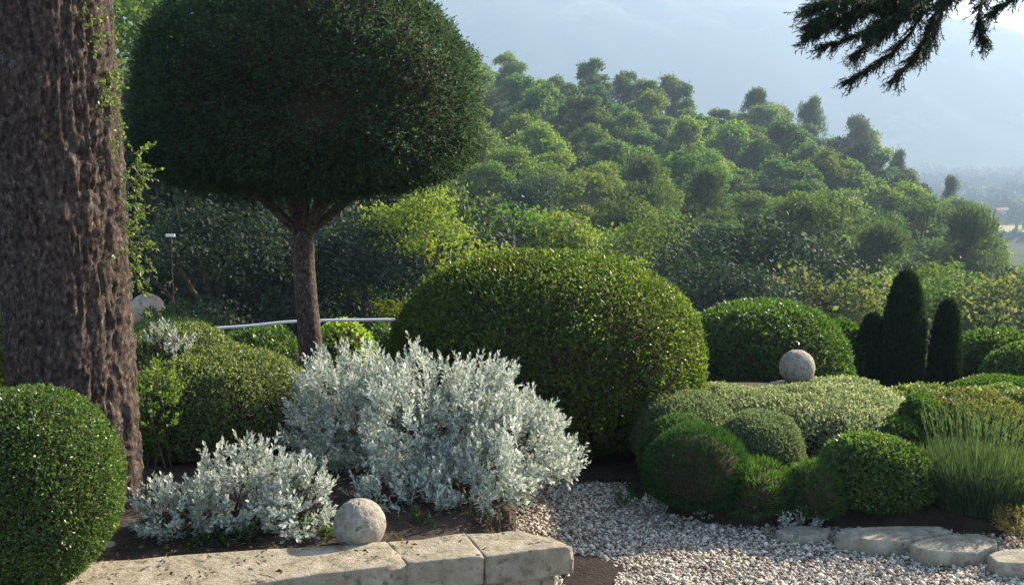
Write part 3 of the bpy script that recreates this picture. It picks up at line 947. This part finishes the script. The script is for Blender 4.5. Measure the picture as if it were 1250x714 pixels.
cush('flowering_cushion', 'pale low cushion between great dome and far ball', 838, 935, 473, 505, 7.0, 'thyme', L=.020, W=.010, cover=2.4, lump=.08, seed=44, ry=.35, fringe=.1)
cush('leafy_cushion', 'yellow green leafy cushion between pale cushion and low hedge', 1080, 1185, 476, 510, 6.9, 'lonicera', L=.024, W=.013, cover=2.4, lump=.08, seed=45, ry=.35, fringe=.1)
cush('leafy_cushion', 'dull green cushion between reddish mound and low hedge', 1160, 1290, 478, 510, 6.95, 'lonicera', L=.024, W=.013, cover=2.4, lump=.08, seed=46, ry=.35, fringe=.1)
def lavender():
    c_ = at(1195, 600, 5.32)
    zg = bedz(c_.x, 5.32)
    root = thing('lavender', 'spiky green lavender clump with upright stalks by slabs', 'shrub', (c_.x, 5.32, zg))
    b = np.array(root.location)
    k = 6500
    a = rng.uniform(0, 6.28, k); rr = .20 * np.sqrt(rng.random(k))
    P = np.stack([rr * np.cos(a) * 1.05, rr * np.sin(a), np.zeros(k)], 1)
    Pn, Dn = [], []
    D = unit(np.stack([np.cos(a) * rr * 2.6, np.sin(a) * rr * 2.6, np.ones(k)], 1) + rng.normal(0, .14, (k, 3)))
    L_ = rng.uniform(.18, .34, k)
    V1, F1 = needles(P, D, L_, .005)
    # leaves along the lower stems
    t = rng.uniform(.2, .85, (k, 2))
    V2s = []
    for q in range(2):
        V2s.append(needles(P + D * (L_ * t[:, q])[:, None], D + rdirs(k) * .6, .045, .006))
    ks = 190                                           # tall flower stalks
    a = rng.uniform(0, 6.28, ks); rr = .2 * np.sqrt(rng.random(ks))
    P3 = np.stack([rr * np.cos(a), rr * np.sin(a), np.full(ks, .1)], 1)
    D3 = unit(np.stack([np.cos(a) * rr * 1.4, np.sin(a) * rr * 1.4, np.ones(ks)], 1) + rng.normal(0, .05, (ks, 3)))
    L3 = rng.uniform(.28, .46, ks)
    V3 = needles(P3, D3, L3, .005)
    heads = []
    for q in range(5):
        heads.append(needles(P3 + D3 * (L3 * (.78 + .04 * q))[:, None], D3 + rdirs(ks) * .35, .03, .007))
    V, F = join_np([(V1, F1)] + V2s)
    link('foliage', mesh_np('foliage', V, F, M['lavender']), root)
    V, F = join_np([V3] + heads)
    link('flower_stalks', mesh_np('flower_stalks', V, F, M['lavender']), root)
lavender()
sprig_bush('golden_bush', 'little golden orange bush at the end of the edging slabs', 'shrub',
           [lobe_px(1216, 1275, 617, 640, 4.95, .08, ry=.12, lump=.1, seed=50)], .08, M['gold'], 1700, .06, 9, .016, .4, nst=8, rst=.004)
for px, py, Y, s in ((795, 632, 5.35, .06), (862, 628, 5.3, .04), (985, 640, 5.2, .07), (965, 648, 5.15, .05), (915, 632, 5.28, .05)):
    c_ = at(px, py, Y)
    sprig_bush('silver_seedling', 'tiny silver seedling self sown at the gravel edge', 'plant', [Lobe((c_.x, c_.y, .05), s, s, s, .05, 2, .1, 4, int(px))], .005, M['silver'],
               900, .06, 8, .024, .4, group='silver seedlings in the gravel', nst=4, rst=.003)
for px, py, Y in ((760, 622, 5.5), (815, 618, 5.6)):
    c_ = at(px, py, Y)
    sprig_bush('green_seedling', 'tiny green weed sprouting at the gravel corner', 'plant', [Lobe((c_.x, c_.y, .04), .05, .05, .05, .04, 2, .1, 4, int(px))], .005, M['midgreen'],
               800, .05, 7, .022, .5, group='green weeds at the gravel corner', nst=4, rst=.002)

# fallen leaves on the bed, the cap stones and the gravel
k = 2600
X = rng.uniform(-2.2, .2, k); Yl = rng.uniform(3.75, 5.3, k)
ym_ = np.interp(X, bk[:, 0], bk[:, 1])
yf_ = np.interp(X, np.array(front)[::-1, 0], np.array(front)[::-1, 1])
on_cap = (Yl < ym_) & (Yl > yf_ + .03)
keep = (Yl > ym_ + .02) | (on_cap & (rng.random(k) < .22))
Zl = np.where(on_cap, WZ + .014, .285)
X2 = rng.uniform(.35, 3.0, 260); Y2 = rng.uniform(4.3, 5.4, 260)
P = np.concatenate([np.stack([X, Yl, Zl], 1)[keep], np.stack([X2, Y2, np.full(260, .026)], 1)])
k = len(P)
V, F = leaves(P, np.stack([rng.normal(size=k), rng.normal(size=k), rng.normal(0, .15, k)], 1), np.array([0, 0, 1.]) + rdirs(k) * .45, rng.uniform(.015, .036, k), rng.uniform(.007, .016, k), .5)
leaf_mat('litter', [(.035, .022, .014), (.08, .05, .028), (.14, .10, .055)], .8, .1, None, .1)
o = link('leaf_litter', mesh_np('leaf_litter', V, F, M['litter']))
o['kind'] = 'stuff'; o['label'] = 'dry brown fallen leaves scattered over bed, cap stones and gravel'; o['category'] = 'leaf litter'

# ---------------------------------------------------------------- lower terrace behind
ZT = -2.2
def low(name, label, x0, x1, yt, ym, Y, mat, **kw):
    lk = {k: kw.pop(k) for k in ('ry', 'e', 'el', 'lump', 'seed', 'f') if k in kw}
    lb = lobe_px(x0, x1, yt, ym, Y, ZT, **lk)
    return shrub(name, label, 'shrub', [lb], ZT, M[mat], **kw)
low('clipped_hedge', 'broad clipped hedge dome just right of the great dome', 822, 1035, 369, 460, 10.9, 'hedge', L=.045, W=.026, cover=2.0, lump=.03, seed=61, e=2.3)
low('clipped_hedge', 'small leafy dome between hedge dome and cypresses', 975, 1062, 394, 440, 12.2, 'hedge', L=.05, W=.028, cover=2.2, lump=.08, seed=62)
low('laurel_bush', 'glossy leaved bush right of the columnar cypresses', 1165, 1262, 407, 450, 12.5, 'hedge', L=.06, W=.03, cover=2.0, lump=.08, seed=63, fringe=.1)
low('clipped_ball', 'clipped dome with sunlit rim beside the glossy bush', 1202, 1330, 420, 470, 11.3, 'box', L=.04, W=.024, cover=2.0, lump=.03, seed=64)
low('leafy_bush', 'low leafy bush filling the gap behind the cypresses', 1040, 1180, 440, 470, 13.2, 'hedge', L=.05, W=.03, cover=2.0, lump=.1, seed=65, fringe=.1)
low('bright_bush', 'bright yellow green bush under the standard tree beyond', 385, 455, 392, 430, 10.6, 'lime', L=.05, W=.03, cover=1.6, lump=.1, seed=66, fringe=.1)
low('dark_bush', 'dark leafy bush below the pale rail behind the mound', 255, 372, 404, 440, 10.8, 'hedge', L=.05, W=.03, cover=2.0, lump=.1, seed=67, fringe=.1)
low('dark_bush', 'dark leafy bush below the rail beside the great dome', 440, 500, 398, 440, 11.0, 'hedge', L=.05, W=.03, cover=2.0, lump=.1, seed=68, fringe=.1)

def column(label, x0, x1, yt, Y):
    c_ = at((x0 + x1) / 2, 470, Y)
    m_ = mpp(c_)
    top = at((x0 + x1) / 2, yt, Y).z
    rx = (x1 - x0) / 2 * m_
    root = thing('columnar_cypress', label, 'tree', (c_.x, Y, ZT), 'columnar cypresses')
    b = np.array(root.location)
    H = top - ZT
    k = int(11000 * H / 1.8)
    h = rng.random(k)
    prof = np.interp(h, [0, .05, .25, .5, .75, .9, .97, 1], [.75, .92, 1, 1, .86, .62, .38, .05])
    a = rng.uniform(0, 6.28, k)
    lump = 1 + .06 * np.sin(a * 3 + h * 9) + .05 * np.sin(a * 5 - h * 23 + 1)
    s = 1 - np.abs(rng.normal(0, .1, k)) + .08 * rng.random(k) ** 3
    rr = rx * prof * lump * s
    P = np.stack([rr * np.cos(a), rr * np.sin(a), h * H * .985], 1)
    D = np.stack([np.cos(a) * .45, np.sin(a) * .45, np.ones(k)], 1) + rng.normal(0, .25, (k, 3))
    N = np.stack([np.cos(a), np.sin(a), np.zeros(k)], 1) + rng.normal(0, .5, (k, 3))
    V, F = leaves(P, D, N, rng.uniform(.05, .10, k), .022)
    link('crown', mesh_np('crown', V, F, M['cypress']), root)
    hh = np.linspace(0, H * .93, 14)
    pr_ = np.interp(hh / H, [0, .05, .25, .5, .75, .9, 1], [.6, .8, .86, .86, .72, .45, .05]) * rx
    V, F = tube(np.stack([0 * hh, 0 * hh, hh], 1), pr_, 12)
    link('twig_core', mesh_np('twig_core', V, F, M['twig'], True), root)
    V, F = tube([(0, 0, -.05), (0, 0, .4), (0, 0, H * .8)], [.04, .035, .01], 8)
    link('trunk', mesh_np('trunk', V, F, M['bark'], True), root)
column('shortest columnar cypress standing against the tallest one', 1042, 1082, 384, 12.0)
column('tallest columnar cypress in the group of three', 1074, 1126, 331, 11.8)
column('slim columnar cypress standing apart from the other two', 1133, 1171, 367, 11.9)

# pale rail behind the standard tree
def rail():
    pts = [np.array(at(px, py, 9.9)) for px, py in ((236, 402), (300, 398), (350, 393), (400, 391), (440, 390.5), (486, 390))]
    root = thing('handrail', 'thin white handrail crossing behind the standard tree trunk', 'rail', (pts[2][0], 9.9, ZT))
    b = np.array(root.location)
    V, F = tube(curve_pts(pts, 30), .013, 8)
    link('rail', mesh_np('rail', V - b, F, M['white_paint'], True), root)
    for p in (pts[0], pts[-1]):
        V, F = tube([(p[0], p[1], ZT - .1), (p[0], p[1], (ZT + p[2]) / 2), (p[0], p[1], p[2] - .01)], .018, 8)
        link('post', mesh_np('post', V - b, F, M['bark'], True), root)
    c_ = at(208, 287.5, 13)
    root = thing('marker_plate', 'little white marker plate on thin stake before dark woods', 'marker', (c_.x, 13, ZT))
    w, h = 5.5 * mpp(c_), 1.6 * mpp(c_)
    V = np.array([(sx * w, sy * .01, c_.z - ZT + sz * h) for sx in (-1, 1) for sy in (-1, 1) for sz in (-1, 1)])
    F = np.array([(0, 1, 3, 2), (4, 6, 7, 5), (0, 4, 5, 1), (2, 3, 7, 6), (0, 2, 6, 4), (1, 5, 7, 3)])
    link('plate', mesh_np('plate', V, F, M['white_paint']), root)
    V, F = tube([(0, .02, -.1), (0, .02, .6), (0, .02, c_.z - ZT)], .004, 6)
    link('stake', mesh_np('stake', V, F, M['bark'], True), root)
rail()

# ---------------------------------------------------------------- cedar bough reaching in at the top right
def cedar():
    tx, ty = 4.3, 5.0
    root = thing('cedar_tree', 'dark conifer bough with drooping sprays reaching in overhead', 'tree', (tx, ty, 0))
    b = np.array(root.location)
    z = np.linspace(-.1, 7, 20)
    V, F = tube(np.stack([.03 * np.sin(z), 0 * z, z], 1), np.linspace(.26, .07, 20), 14, .03)
    link('trunk', mesh_np('trunk', V, F, M['oak_bark'], True), root)
    Y = 4.7
    P_ = lambda px, py, dy=0: np.array(at(px, py, Y + dy)) - b
    start = np.array([-.2, 0, 2.75])
    main = curve_pts([start, P_(1330, -40, .2), P_(1230, -12, .1), P_(1140, -6), P_(1060, -4, -.05), P_(990, 8, -.1)], 24)
    limbs = [(main, .05, .006)]
    def add(pts, r0=.007):
        limbs.append((curve_pts(pts, 10), r0, .003))
    add([P_(1135, -6), P_(1112, 40, .05), P_(1075, 75, .05), P_(1038, 99, .1)])
    add([P_(1150, -6), P_(1136, 32, -.1), P_(1122, 62, -.1), P_(1094, 95, -.15)])
    add([P_(1095, -6), P_(1060, 12, -.1), P_(1020, 30, -.15), P_(987, 44, -.2)])
    add([P_(1110, -6), P_(1075, 28, .1), P_(1040, 46, .15), P_(1004, 58, .2)])
    add([P_(1120, -6), P_(1095, 30, 0), P_(1060, 55, .05), P_(1046, 68, .1)])
    add([P_(1165, -8), P_(1150, 15, .1), P_(1138, 45, .1), P_(1128, 68, .15)])
    add([P_(1205, -8), P_(1196, 12, -.1), P_(1196, 30, -.1), P_(1201, 48, -.1)])
    add([P_(1050, -6), P_(1020, 0, 0), P_(1000, 8, 0), P_(982, 14, 0)])
    add([P_(1080, -8), P_(1050, 14, .2), P_(1022, 20, .2), P_(996, 28, .25)])
    add([P_(1260, -14), P_(1235, 2, 0), P_(1222, 8, 0), P_(1212, 16, 0)])
    add([P_(1120, -30), P_(1080, -20, .3), P_(1040, -16, .3), P_(1000, -10, .3)])
    for q in range(16):
        x0 = rng.uniform(1030, 1175); y1 = rng.uniform(2, 34) * (1 - .4 * (x0 > 1140)); x1 = x0 - rng.uniform(25, 60); dy = rng.uniform(-.3, .3)
        add([P_(x0, -10, dy * .5), P_((x0 + x1) / 2 + 6, y1 * .4 - 4, dy * .8), P_(x1, y1, dy)], .005)
    add([P_(1140, -6), P_(1105, 18, -.2), P_(1080, 36, -.25), P_(1062, 42, -.3)])
    for k in range(9):                               # more boughs above and beyond the frame
        h = rng.uniform(3.2, 6.6); a = rng.uniform(0, 6.28); ln = (7.6 - h) * .55
        limbs.append((curve_pts([(0, 0, h), (math.cos(a) * ln * .6, math.sin(a) * ln * .6, h + .1), (math.cos(a) * ln, math.sin(a) * ln, h - .25)], 12), .03, .006))
    Ps, Ds = [], []
    for pts, r0, r1 in limbs:
        V, F = tube(pts, np.linspace(r0, r1, len(pts)), 7)
        link('branch', mesh_np('branch', V, F, M['bark'], True), root)
        T = unit(np.gradient(pts, axis=0))
        seg = np.linalg.norm(np.diff(pts, axis=0), axis=1).sum()
        nt = int(seg * (330 if r0 < .02 else 190))
        t = rng.random(nt) ** .9
        t = np.clip(t, .22 if r0 > .02 else .05, 1)
        idx = t * (len(pts) - 1)
        p = np.stack([np.interp(idx, np.arange(len(pts)), pts[:, c]) for c in range(3)], 1)
        tt = np.stack([np.interp(idx, np.arange(len(pts)), T[:, c]) for c in range(3)], 1)
        Ps.append(p)
        Ds.append(tt * .9 + rdirs(nt) * np.array([.75, .75, .5]) + np.array([-.1, 0, -.22]))
    P = np.concatenate(Ps); D = unit(np.concatenate(Ds))
    ln = rng.uniform(.03, .10, len(P))
    k = 22
    Pn, Dn = [], []
    for q in range(k):
        Pn.append(P + D * (ln * q / k)[:, None])
        Dn.append(D * .7 + rdirs(len(P)) * .8)
    V, F = needles(np.concatenate(Pn), np.concatenate(Dn), rng.uniform(.012, .022, len(P) * k), .0046)
    V2, F2 = needles(P, D, ln, .004)
    V, F = join_np([(V, F), (V2, F2)])
    link('needles', mesh_np('needles', V, F, M['cedar']), root)
cedar()

# ---------------------------------------------------------------- woods on the hillside
def make_crown(seed, h, r, kind, ncards, card):
    """leaf-clump crown on a trunk; returns (crown V,F), (trunk V,F)"""
    rs = np.random.default_rng(seed)
    lob = []
    nl = 26 if kind != 'pine' else 24
    for k in range(nl):
        t = rs.random()
        if kind == 'broad':
            z = h * lerp(.22, .95, t)
            env = math.sqrt(max(0, 1 - ((t - .42) / .62) ** 2))
            rr = r * env * rs.uniform(.3, .88)
            lr = r * rs.uniform(.20, .38)
            fl = .85
        elif kind == 'slim':
            z = h * lerp(.18, .95, t)
            env = math.sqrt(max(0, 1 - ((t - .4) / .65) ** 2))
            rr = r * env * rs.uniform(.2, .7)
            lr = r * rs.uniform(.35, .5)
            fl = 1.15
        else:
            z = h * lerp(.30, .97, t)
            env = math.sqrt(max(0, 1 - ((t - .35) / .68) ** 2))
            rr = r * env * rs.uniform(.05, .72)
            lr = r * rs.uniform(.26, .40)
            fl = 1.0
        a = rs.uniform(0, 6.28)
        lob.append((np.array([math.cos(a) * rr, math.sin(a) * rr, z]), lr, fl))
    lob.append((np.array([0, 0, h * .9]), r * .3, .9))
    w = np.array([l_[1] ** 2 for l_ in lob]); w = w / w.sum()
    out = []
    for (c_, lr, fl), ww in zip(lob, w):
        n_ = int(ncards * ww)
        d = unit(rs.normal(size=(n_, 3)))
        d[:, 2] = np.where(d[:, 2] < -.3, -d[:, 2], d[:, 2])
        s = 1 - np.abs(rs.normal(0, .26, n_)) + .34 * rs.random(n_) ** 3
        P = c_ + d * (lr * s * (1 + .18 * np.sin(d @ rs.normal(size=3) * 5 + 1)))[:, None] * np.array([1, 1, fl])
        if kind == 'pine':
            D = d * .5 + unit(rs.normal(size=(n_, 3))) * .5 + np.array([0, 0, .5])
            out.append(leaves(P, D, d + unit(rs.normal(size=(n_, 3))), card * rs.uniform(.8, 1.6, n_), card * .4))
        else:
            D = d * .15 + unit(rs.normal(size=(n_, 3)))
            out.append(leaves(P, D, d + unit(rs.normal(size=(n_, 3))) * .45, card * rs.uniform(.6, 1.3, n_), card * .75 * rs.uniform(.6, 1.2, n_), .3))
    tr = [tube(curve_pts([(0, 0, -1.2), (rs.normal(0, .1), rs.normal(0, .1), h * .4), (0, 0, h * .85)], 8), np.linspace(r * .07, r * .02, 8), 8)]
    for (c_, lr, fl) in lob[:9]:
        z0 = c_[2] * .6
        tr.append(tube(curve_pts([(0, 0, z0), lerp(np.array([0, 0, z0]), c_, .5) + np.array([0, 0, .15]), c_], 5), np.linspace(r * .03, r * .01, 5), 5))
    return join_np(out), join_np(tr)

PROTO = {}
def proto(key, seed, h, r, kind, nc, card, mat, bark='bark'):
    (V, F), (Vt, Ft) = make_crown(seed, h, r, kind, nc, card)
    PROTO[key] = (mesh_np('crown', V, F, M[mat]), mesh_np('trunk', Vt, Ft, M[bark], True), h)
for i in range(2):
    proto(('light', 'hi', i), 100 + i, 9.5, 3.1, 'broad', 11000, .22, 'wood_light')
    proto(('mid', 'hi', i), 110 + i, 9.5, 3.1, 'broad', 11000, .22, 'wood_mid')
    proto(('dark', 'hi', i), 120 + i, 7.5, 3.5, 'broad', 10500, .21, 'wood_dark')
for i in range(3):
    proto(('light', 'lo', i), 130 + i, 9.5, 3.2, 'broad', 7000, .33, 'wood_light')
    proto(('mid', 'lo', i), 140 + i, 9.5, 3.1, 'broad', 7000, .33, 'wood_mid')
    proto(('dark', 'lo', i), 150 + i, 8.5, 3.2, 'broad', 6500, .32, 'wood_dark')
    proto(('pine', 'lo', i), 160 + i, 11, 3.6, 'pine', 7000, .34, 'wood_pine', 'pine_bark')
    proto(('olive', 'lo', i), 170 + i, 6.5, 3.2, 'broad', 6500, .30, 'wood_olive')
    proto(('slim', 'lo', i), 180 + i, 10, 2.3, 'slim', 6500, .30, 'wood_light')
for i in range(2):
    proto(('light', 'near', i), 200 + i, 10, 3.0, 'broad', 17500, .13, 'wood_light')
    proto(('mid', 'near', i), 210 + i, 10, 3.4, 'broad', 17500, .135, 'wood_mid')
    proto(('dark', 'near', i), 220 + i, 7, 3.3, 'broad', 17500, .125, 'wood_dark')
    proto(('olive', 'near', i), 230 + i, 7, 3.0, 'broad', 16000, .14, 'wood_olive')
NAMES = dict(light=('broadleaf_tree', 'fresh light green broadleaf tree in the hillside wood'),
             mid=('broadleaf_tree', 'mid green broadleaf tree in the hillside wood'),
             dark=('evergreen_oak', 'dark evergreen oak in the hillside wood'),
             pine=('pine_tree', 'dusky tufted pine in the hillside wood'),
             olive=('scrub_tree', 'olive grey scrubby tree in the hillside wood'),
             slim=('poplar_tree', 'tall narrow light green tree in the hillside wood'))
KINDS = dict(light='fresh light green broadleaf tree', mid='mid green broadleaf tree', dark='dark evergreen oak', pine='dusky tufted pine',
             olive='olive grey scrubby tree', slim='tall narrow light green tree')
def place_tree(kind, lod, v, x, y, s, rz, label=None, z=None, sz=1.0, group=None):
    if lod == 'hi':
        v = v % 2
    key = (kind, lod, v)
    if key not in PROTO:
        key = (kind, 'lo', v)
    crown, trunk, h = PROTO[key]
    nm, lb = NAMES[kind]
    root = bpy.data.objects.new(nm, None)
    COL.objects.link(root)
    root.location = (x, y, float(terrain(x, y)) if z is None else z)
    root.rotation_euler = (0, 0, rz)
    root.scale = (s, s, s * sz)
    tag(root, label or lb, 'tree', group or ('trees of the hillside wood: ' + kind))
    link('crown', crown, root); link('trunk', trunk, root)
    return root

pts = []
y = 50.0
while y < 218:
    sp = lerp(5.6, 8.2, min((y - 50) / 150, 1))
    umin = -.20 if y < 110 else -.09
    umax = .52
    x = umin * y + rng.uniform(0, sp)
    while x < umax * y:
        pts.append((x + rng.normal(0, sp * .18), y + rng.normal(0, sp * .22)))
        x += sp
    y += sp * .95
pts = np.array(pts)
print('grid trees', len(pts))
for x, y in pts:
    u = x / y
    if u > .435 and y > 105:
        continue
    big = fbm(np.array([[x / 26 + 5, y / 26, .5]]), 2)[0]
    rr = rng.random()
    if big > .58:
        kind = 'dark' if rr < .28 else ('pine' if rr < .5 else 'mid')
    elif big < .42:
        kind = 'light' if rr < .7 else ('olive' if rr < .85 else 'mid')
    else:
        kind = 'mid' if rr < .4 else ('light' if rr < .75 else ('olive' if rr < .88 else ('pine' if rr < .94 else 'slim')))
    s = rng.uniform(.85, 1.3) * (.85 if y < 70 else 1) * (.78 if kind == 'pine' else 1)
    zone = 'at the foot of the wooded slope' if y < 88 else ('half way up the wooded slope' if y < 145 else 'near the crest of the wooded slope')
    lab = KINDS[kind] + ' ' + zone
    place_tree(kind, 'hi' if y < 110 else 'lo', int(rng.integers(3)), float(x), float(y), s, rng.uniform(0, 6.28), lab, sz=rng.uniform(.8, 1.15), group=lab)

# trees that stand out on the skyline, each set by its top
def skyline(kind, px, ytop, Y, label, v=0, s=1.0):
    top = at(px, ytop, Y)
    z = float(terrain(top.x, Y))
    h = PROTO[(kind, 'lo', v)][2]
    place_tree(kind, 'lo', v, top.x, Y, s, rng.uniform(0, 6.28), label, z, max((top.z - z) / (h * s), .4), 'trees standing out on the skyline')
skyline('pine', 925, 116, 196, 'leaning dark pine standing out on the skyline, highest of the right three', 0, 1.05)
skyline('pine', 992, 122, 200, 'pointed dark pine on the skyline between two others', 1, .95)
skyline('pine', 1052, 142, 192, 'dense dark pine lowest of the three skyline pines', 2, 1.05)
skyline('pine', 1098, 186, 190, 'small pine on the skyline where the wood drops away', 1, .6)
skyline('mid', 722, 74, 200, 'tall round topped tree on the skyline behind the dome', 1, 1.15)
skyline('pine', 760, 88, 205, 'grey green pine beside the tall round skyline tree', 2, 1.1)
skyline('pine', 628, 84, 190, 'brownish pine on the skyline near the standard tree', 0, 1.15)
skyline('mid', 835, 106, 205, 'small bushy tree rising alone on the skyline', 2, 1.0)
skyline('light', 575, 62, 170, 'light green tree against the mountain beside the standard crown', 1, 1.1)
skyline('light', 680, 92, 205, 'light green treetop in the skyline gap', 0, 1.0)
skyline('pine', 1160, 222, 195, 'dark rounded pine at the right edge of the wood', 0, .6)

# nearer trees below the terrace
def near_tree(kind, px, ytop, Y, w, label, v=0):
    """w: wanted crown width relative to its height"""
    top = at(px, ytop, Y)
    z = float(terrain(top.x, Y))
    v = v % 2
    h = PROTO[(kind, 'near', v)][2]
    s = (top.z - z) / h * w
    place_tree(kind, 'near', v, top.x, Y, s, rng.uniform(0, 6.28), label, z, 1 / w, 'trees just below the terrace')
near_tree('light', 440, -50, 40, .7, 'tall sunlit tree rising directly behind the standard crown', 0)
near_tree('light', 505, 235, 27, 1.1, 'yellow green tree seen under the right side of the standard crown', 1)
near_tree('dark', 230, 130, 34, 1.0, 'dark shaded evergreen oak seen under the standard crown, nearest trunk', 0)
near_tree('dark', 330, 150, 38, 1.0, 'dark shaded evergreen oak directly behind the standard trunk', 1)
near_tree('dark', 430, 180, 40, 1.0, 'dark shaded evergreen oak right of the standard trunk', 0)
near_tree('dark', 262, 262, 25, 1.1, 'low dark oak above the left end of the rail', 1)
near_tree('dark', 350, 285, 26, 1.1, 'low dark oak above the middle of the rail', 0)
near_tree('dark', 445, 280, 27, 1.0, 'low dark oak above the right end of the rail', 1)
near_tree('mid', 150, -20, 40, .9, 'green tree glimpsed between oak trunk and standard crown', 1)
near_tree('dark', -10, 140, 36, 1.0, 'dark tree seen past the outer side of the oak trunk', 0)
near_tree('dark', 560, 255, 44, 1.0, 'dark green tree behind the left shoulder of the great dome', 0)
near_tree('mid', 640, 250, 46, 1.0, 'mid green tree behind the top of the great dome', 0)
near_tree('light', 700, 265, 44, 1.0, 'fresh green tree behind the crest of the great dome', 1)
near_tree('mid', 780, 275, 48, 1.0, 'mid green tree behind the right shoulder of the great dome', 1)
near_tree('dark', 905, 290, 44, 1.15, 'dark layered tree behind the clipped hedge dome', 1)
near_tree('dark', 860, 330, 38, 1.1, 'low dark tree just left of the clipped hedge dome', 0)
near_tree('olive', 985, 345, 40, 1.1, 'olive grey tree above the small leafy dome', 0)
near_tree('light', 1045, 335, 42, 1.1, 'light green tree behind the shortest cypress', 0)
near_tree('light', 1120, 325, 46, 1.1, 'light green tree directly behind the tallest cypress', 1)
near_tree('mid', 1195, 335, 42, 1.1, 'mid green tree behind the glossy leaved bush', 0)
near_tree('olive', 1250, 345, 40, 1.1, 'olive grey tree behind the clipped dome with sunlit rim', 1)

# far wood on the valley floor: one mass
rs = np.random.default_rng(77)
out = []
for k in range(1500):
    yy = rs.uniform(470, 1600)
    u = rs.uniform(.30, .62)
    xx = u * yy
    pfx = 625 + u * FPX
    if 500 < yy < 585 and xx > at(1205, 290, yy).x and rs.random() < .95:
        continue
    z0 = float(terrain(xx, yy))
    hh = rs.uniform(4, 9) * (1.5 if rs.random() < .15 else 1); rr = rs.uniform(2.2, 5)
    n_ = 28
    d = unit(rs.normal(size=(n_, 3))); d[:, 2] = np.abs(d[:, 2])
    P = np.array([xx, yy, z0 + hh * .3]) + d * np.array([rr, rr, hh * .7]) * rs.uniform(.7, 1, (n_, 1))
    out.append(leaves(P, d * .3 + unit(rs.normal(size=(n_, 3))), d + unit(rs.normal(size=(n_, 3))) * .5, rr * .7, rr * .5))
V, F = join_np(out)
o = link('far_woodland', mesh_np('far_woodland', V, F, M['wood_far']))
o['kind'] = 'stuff'; o['label'] = 'blue hazy woodland covering the far valley floor'; o['category'] = 'woodland'

# small farmhouse by the field
def house():
    c_ = at(1221, 268, 640)
    z = float(terrain(c_.x, c_.y)) + 1.5
    root = thing('farmhouse', 'tiny pink farmhouse by the pale field in the far valley', 'house', (c_.x, c_.y, z))
    root.scale = (.62, .62, .62)
    def box(x0, x1, y0, y1, z0, z1):
        V = np.array([(x, y_, z_) for x in (x0, x1) for y_ in (y0, y1) for z_ in (z0, z1)], float)
        return V, np.array([(0, 1, 3, 2), (4, 6, 7, 5), (0, 4, 5, 1), (2, 3, 7, 6), (0, 2, 6, 4), (1, 5, 7, 3)])
    V, F = box(-6, 6, -4, 4, -2, 6)
    link('wall', mesh_np('wall', V, F, M['plaster']), root)
    V = np.array([(-6.5, -4.6, 5.9), (6.5, -4.6, 5.9), (6.5, 4.6, 5.9), (-6.5, 4.6, 5.9), (-6.5, 0, 8.2), (6.5, 0, 8.2)])
    F = np.array([(0, 1, 5), (0, 5, 4), (2, 3, 4), (2, 4, 5), (0, 4, 3), (1, 2, 5), (0, 3, 2), (0, 2, 1)])
    link('roof', mesh_np('roof', V, F, M['roof_tile']), root)
    for x in (-3.5, 0, 3.5):
        V, F = box(x - .6, x + .6, -4.08, -3.9, 2.6, 4.4)
        link('window', mesh_np('window', V, F, M['shutter']), root)
house()

# ---------------------------------------------------------------- haze: the evening air of the valley
V = np.array([(x, y, z) for x in (-3000, 3800) for y in (-260, 7100) for z in (-75, 372)], float)
F = np.array([(0, 1, 3, 2), (4, 6, 7, 5), (0, 4, 5, 1), (2, 3, 7, 6), (0, 2, 6, 4), (1, 5, 7, 3)])
m, n, l = new_mat('haze')
pv = n.new('ShaderNodeVolumePrincipled')
pv.inputs['Color'].default_value = (.315, .42, .575, 1)
pv.inputs['Density'].default_value = .00060
pv.inputs['Anisotropy'].default_value = .35
o_ = n.new('ShaderNodeOutputMaterial')
l.new(pv.outputs[0], o_.inputs['Volume'])
o = link('haze', mesh_np('haze', V, F, m))
o['kind'] = 'stuff'; o['label'] = 'pale bluish evening haze filling the valley air'; o['category'] = 'haze'
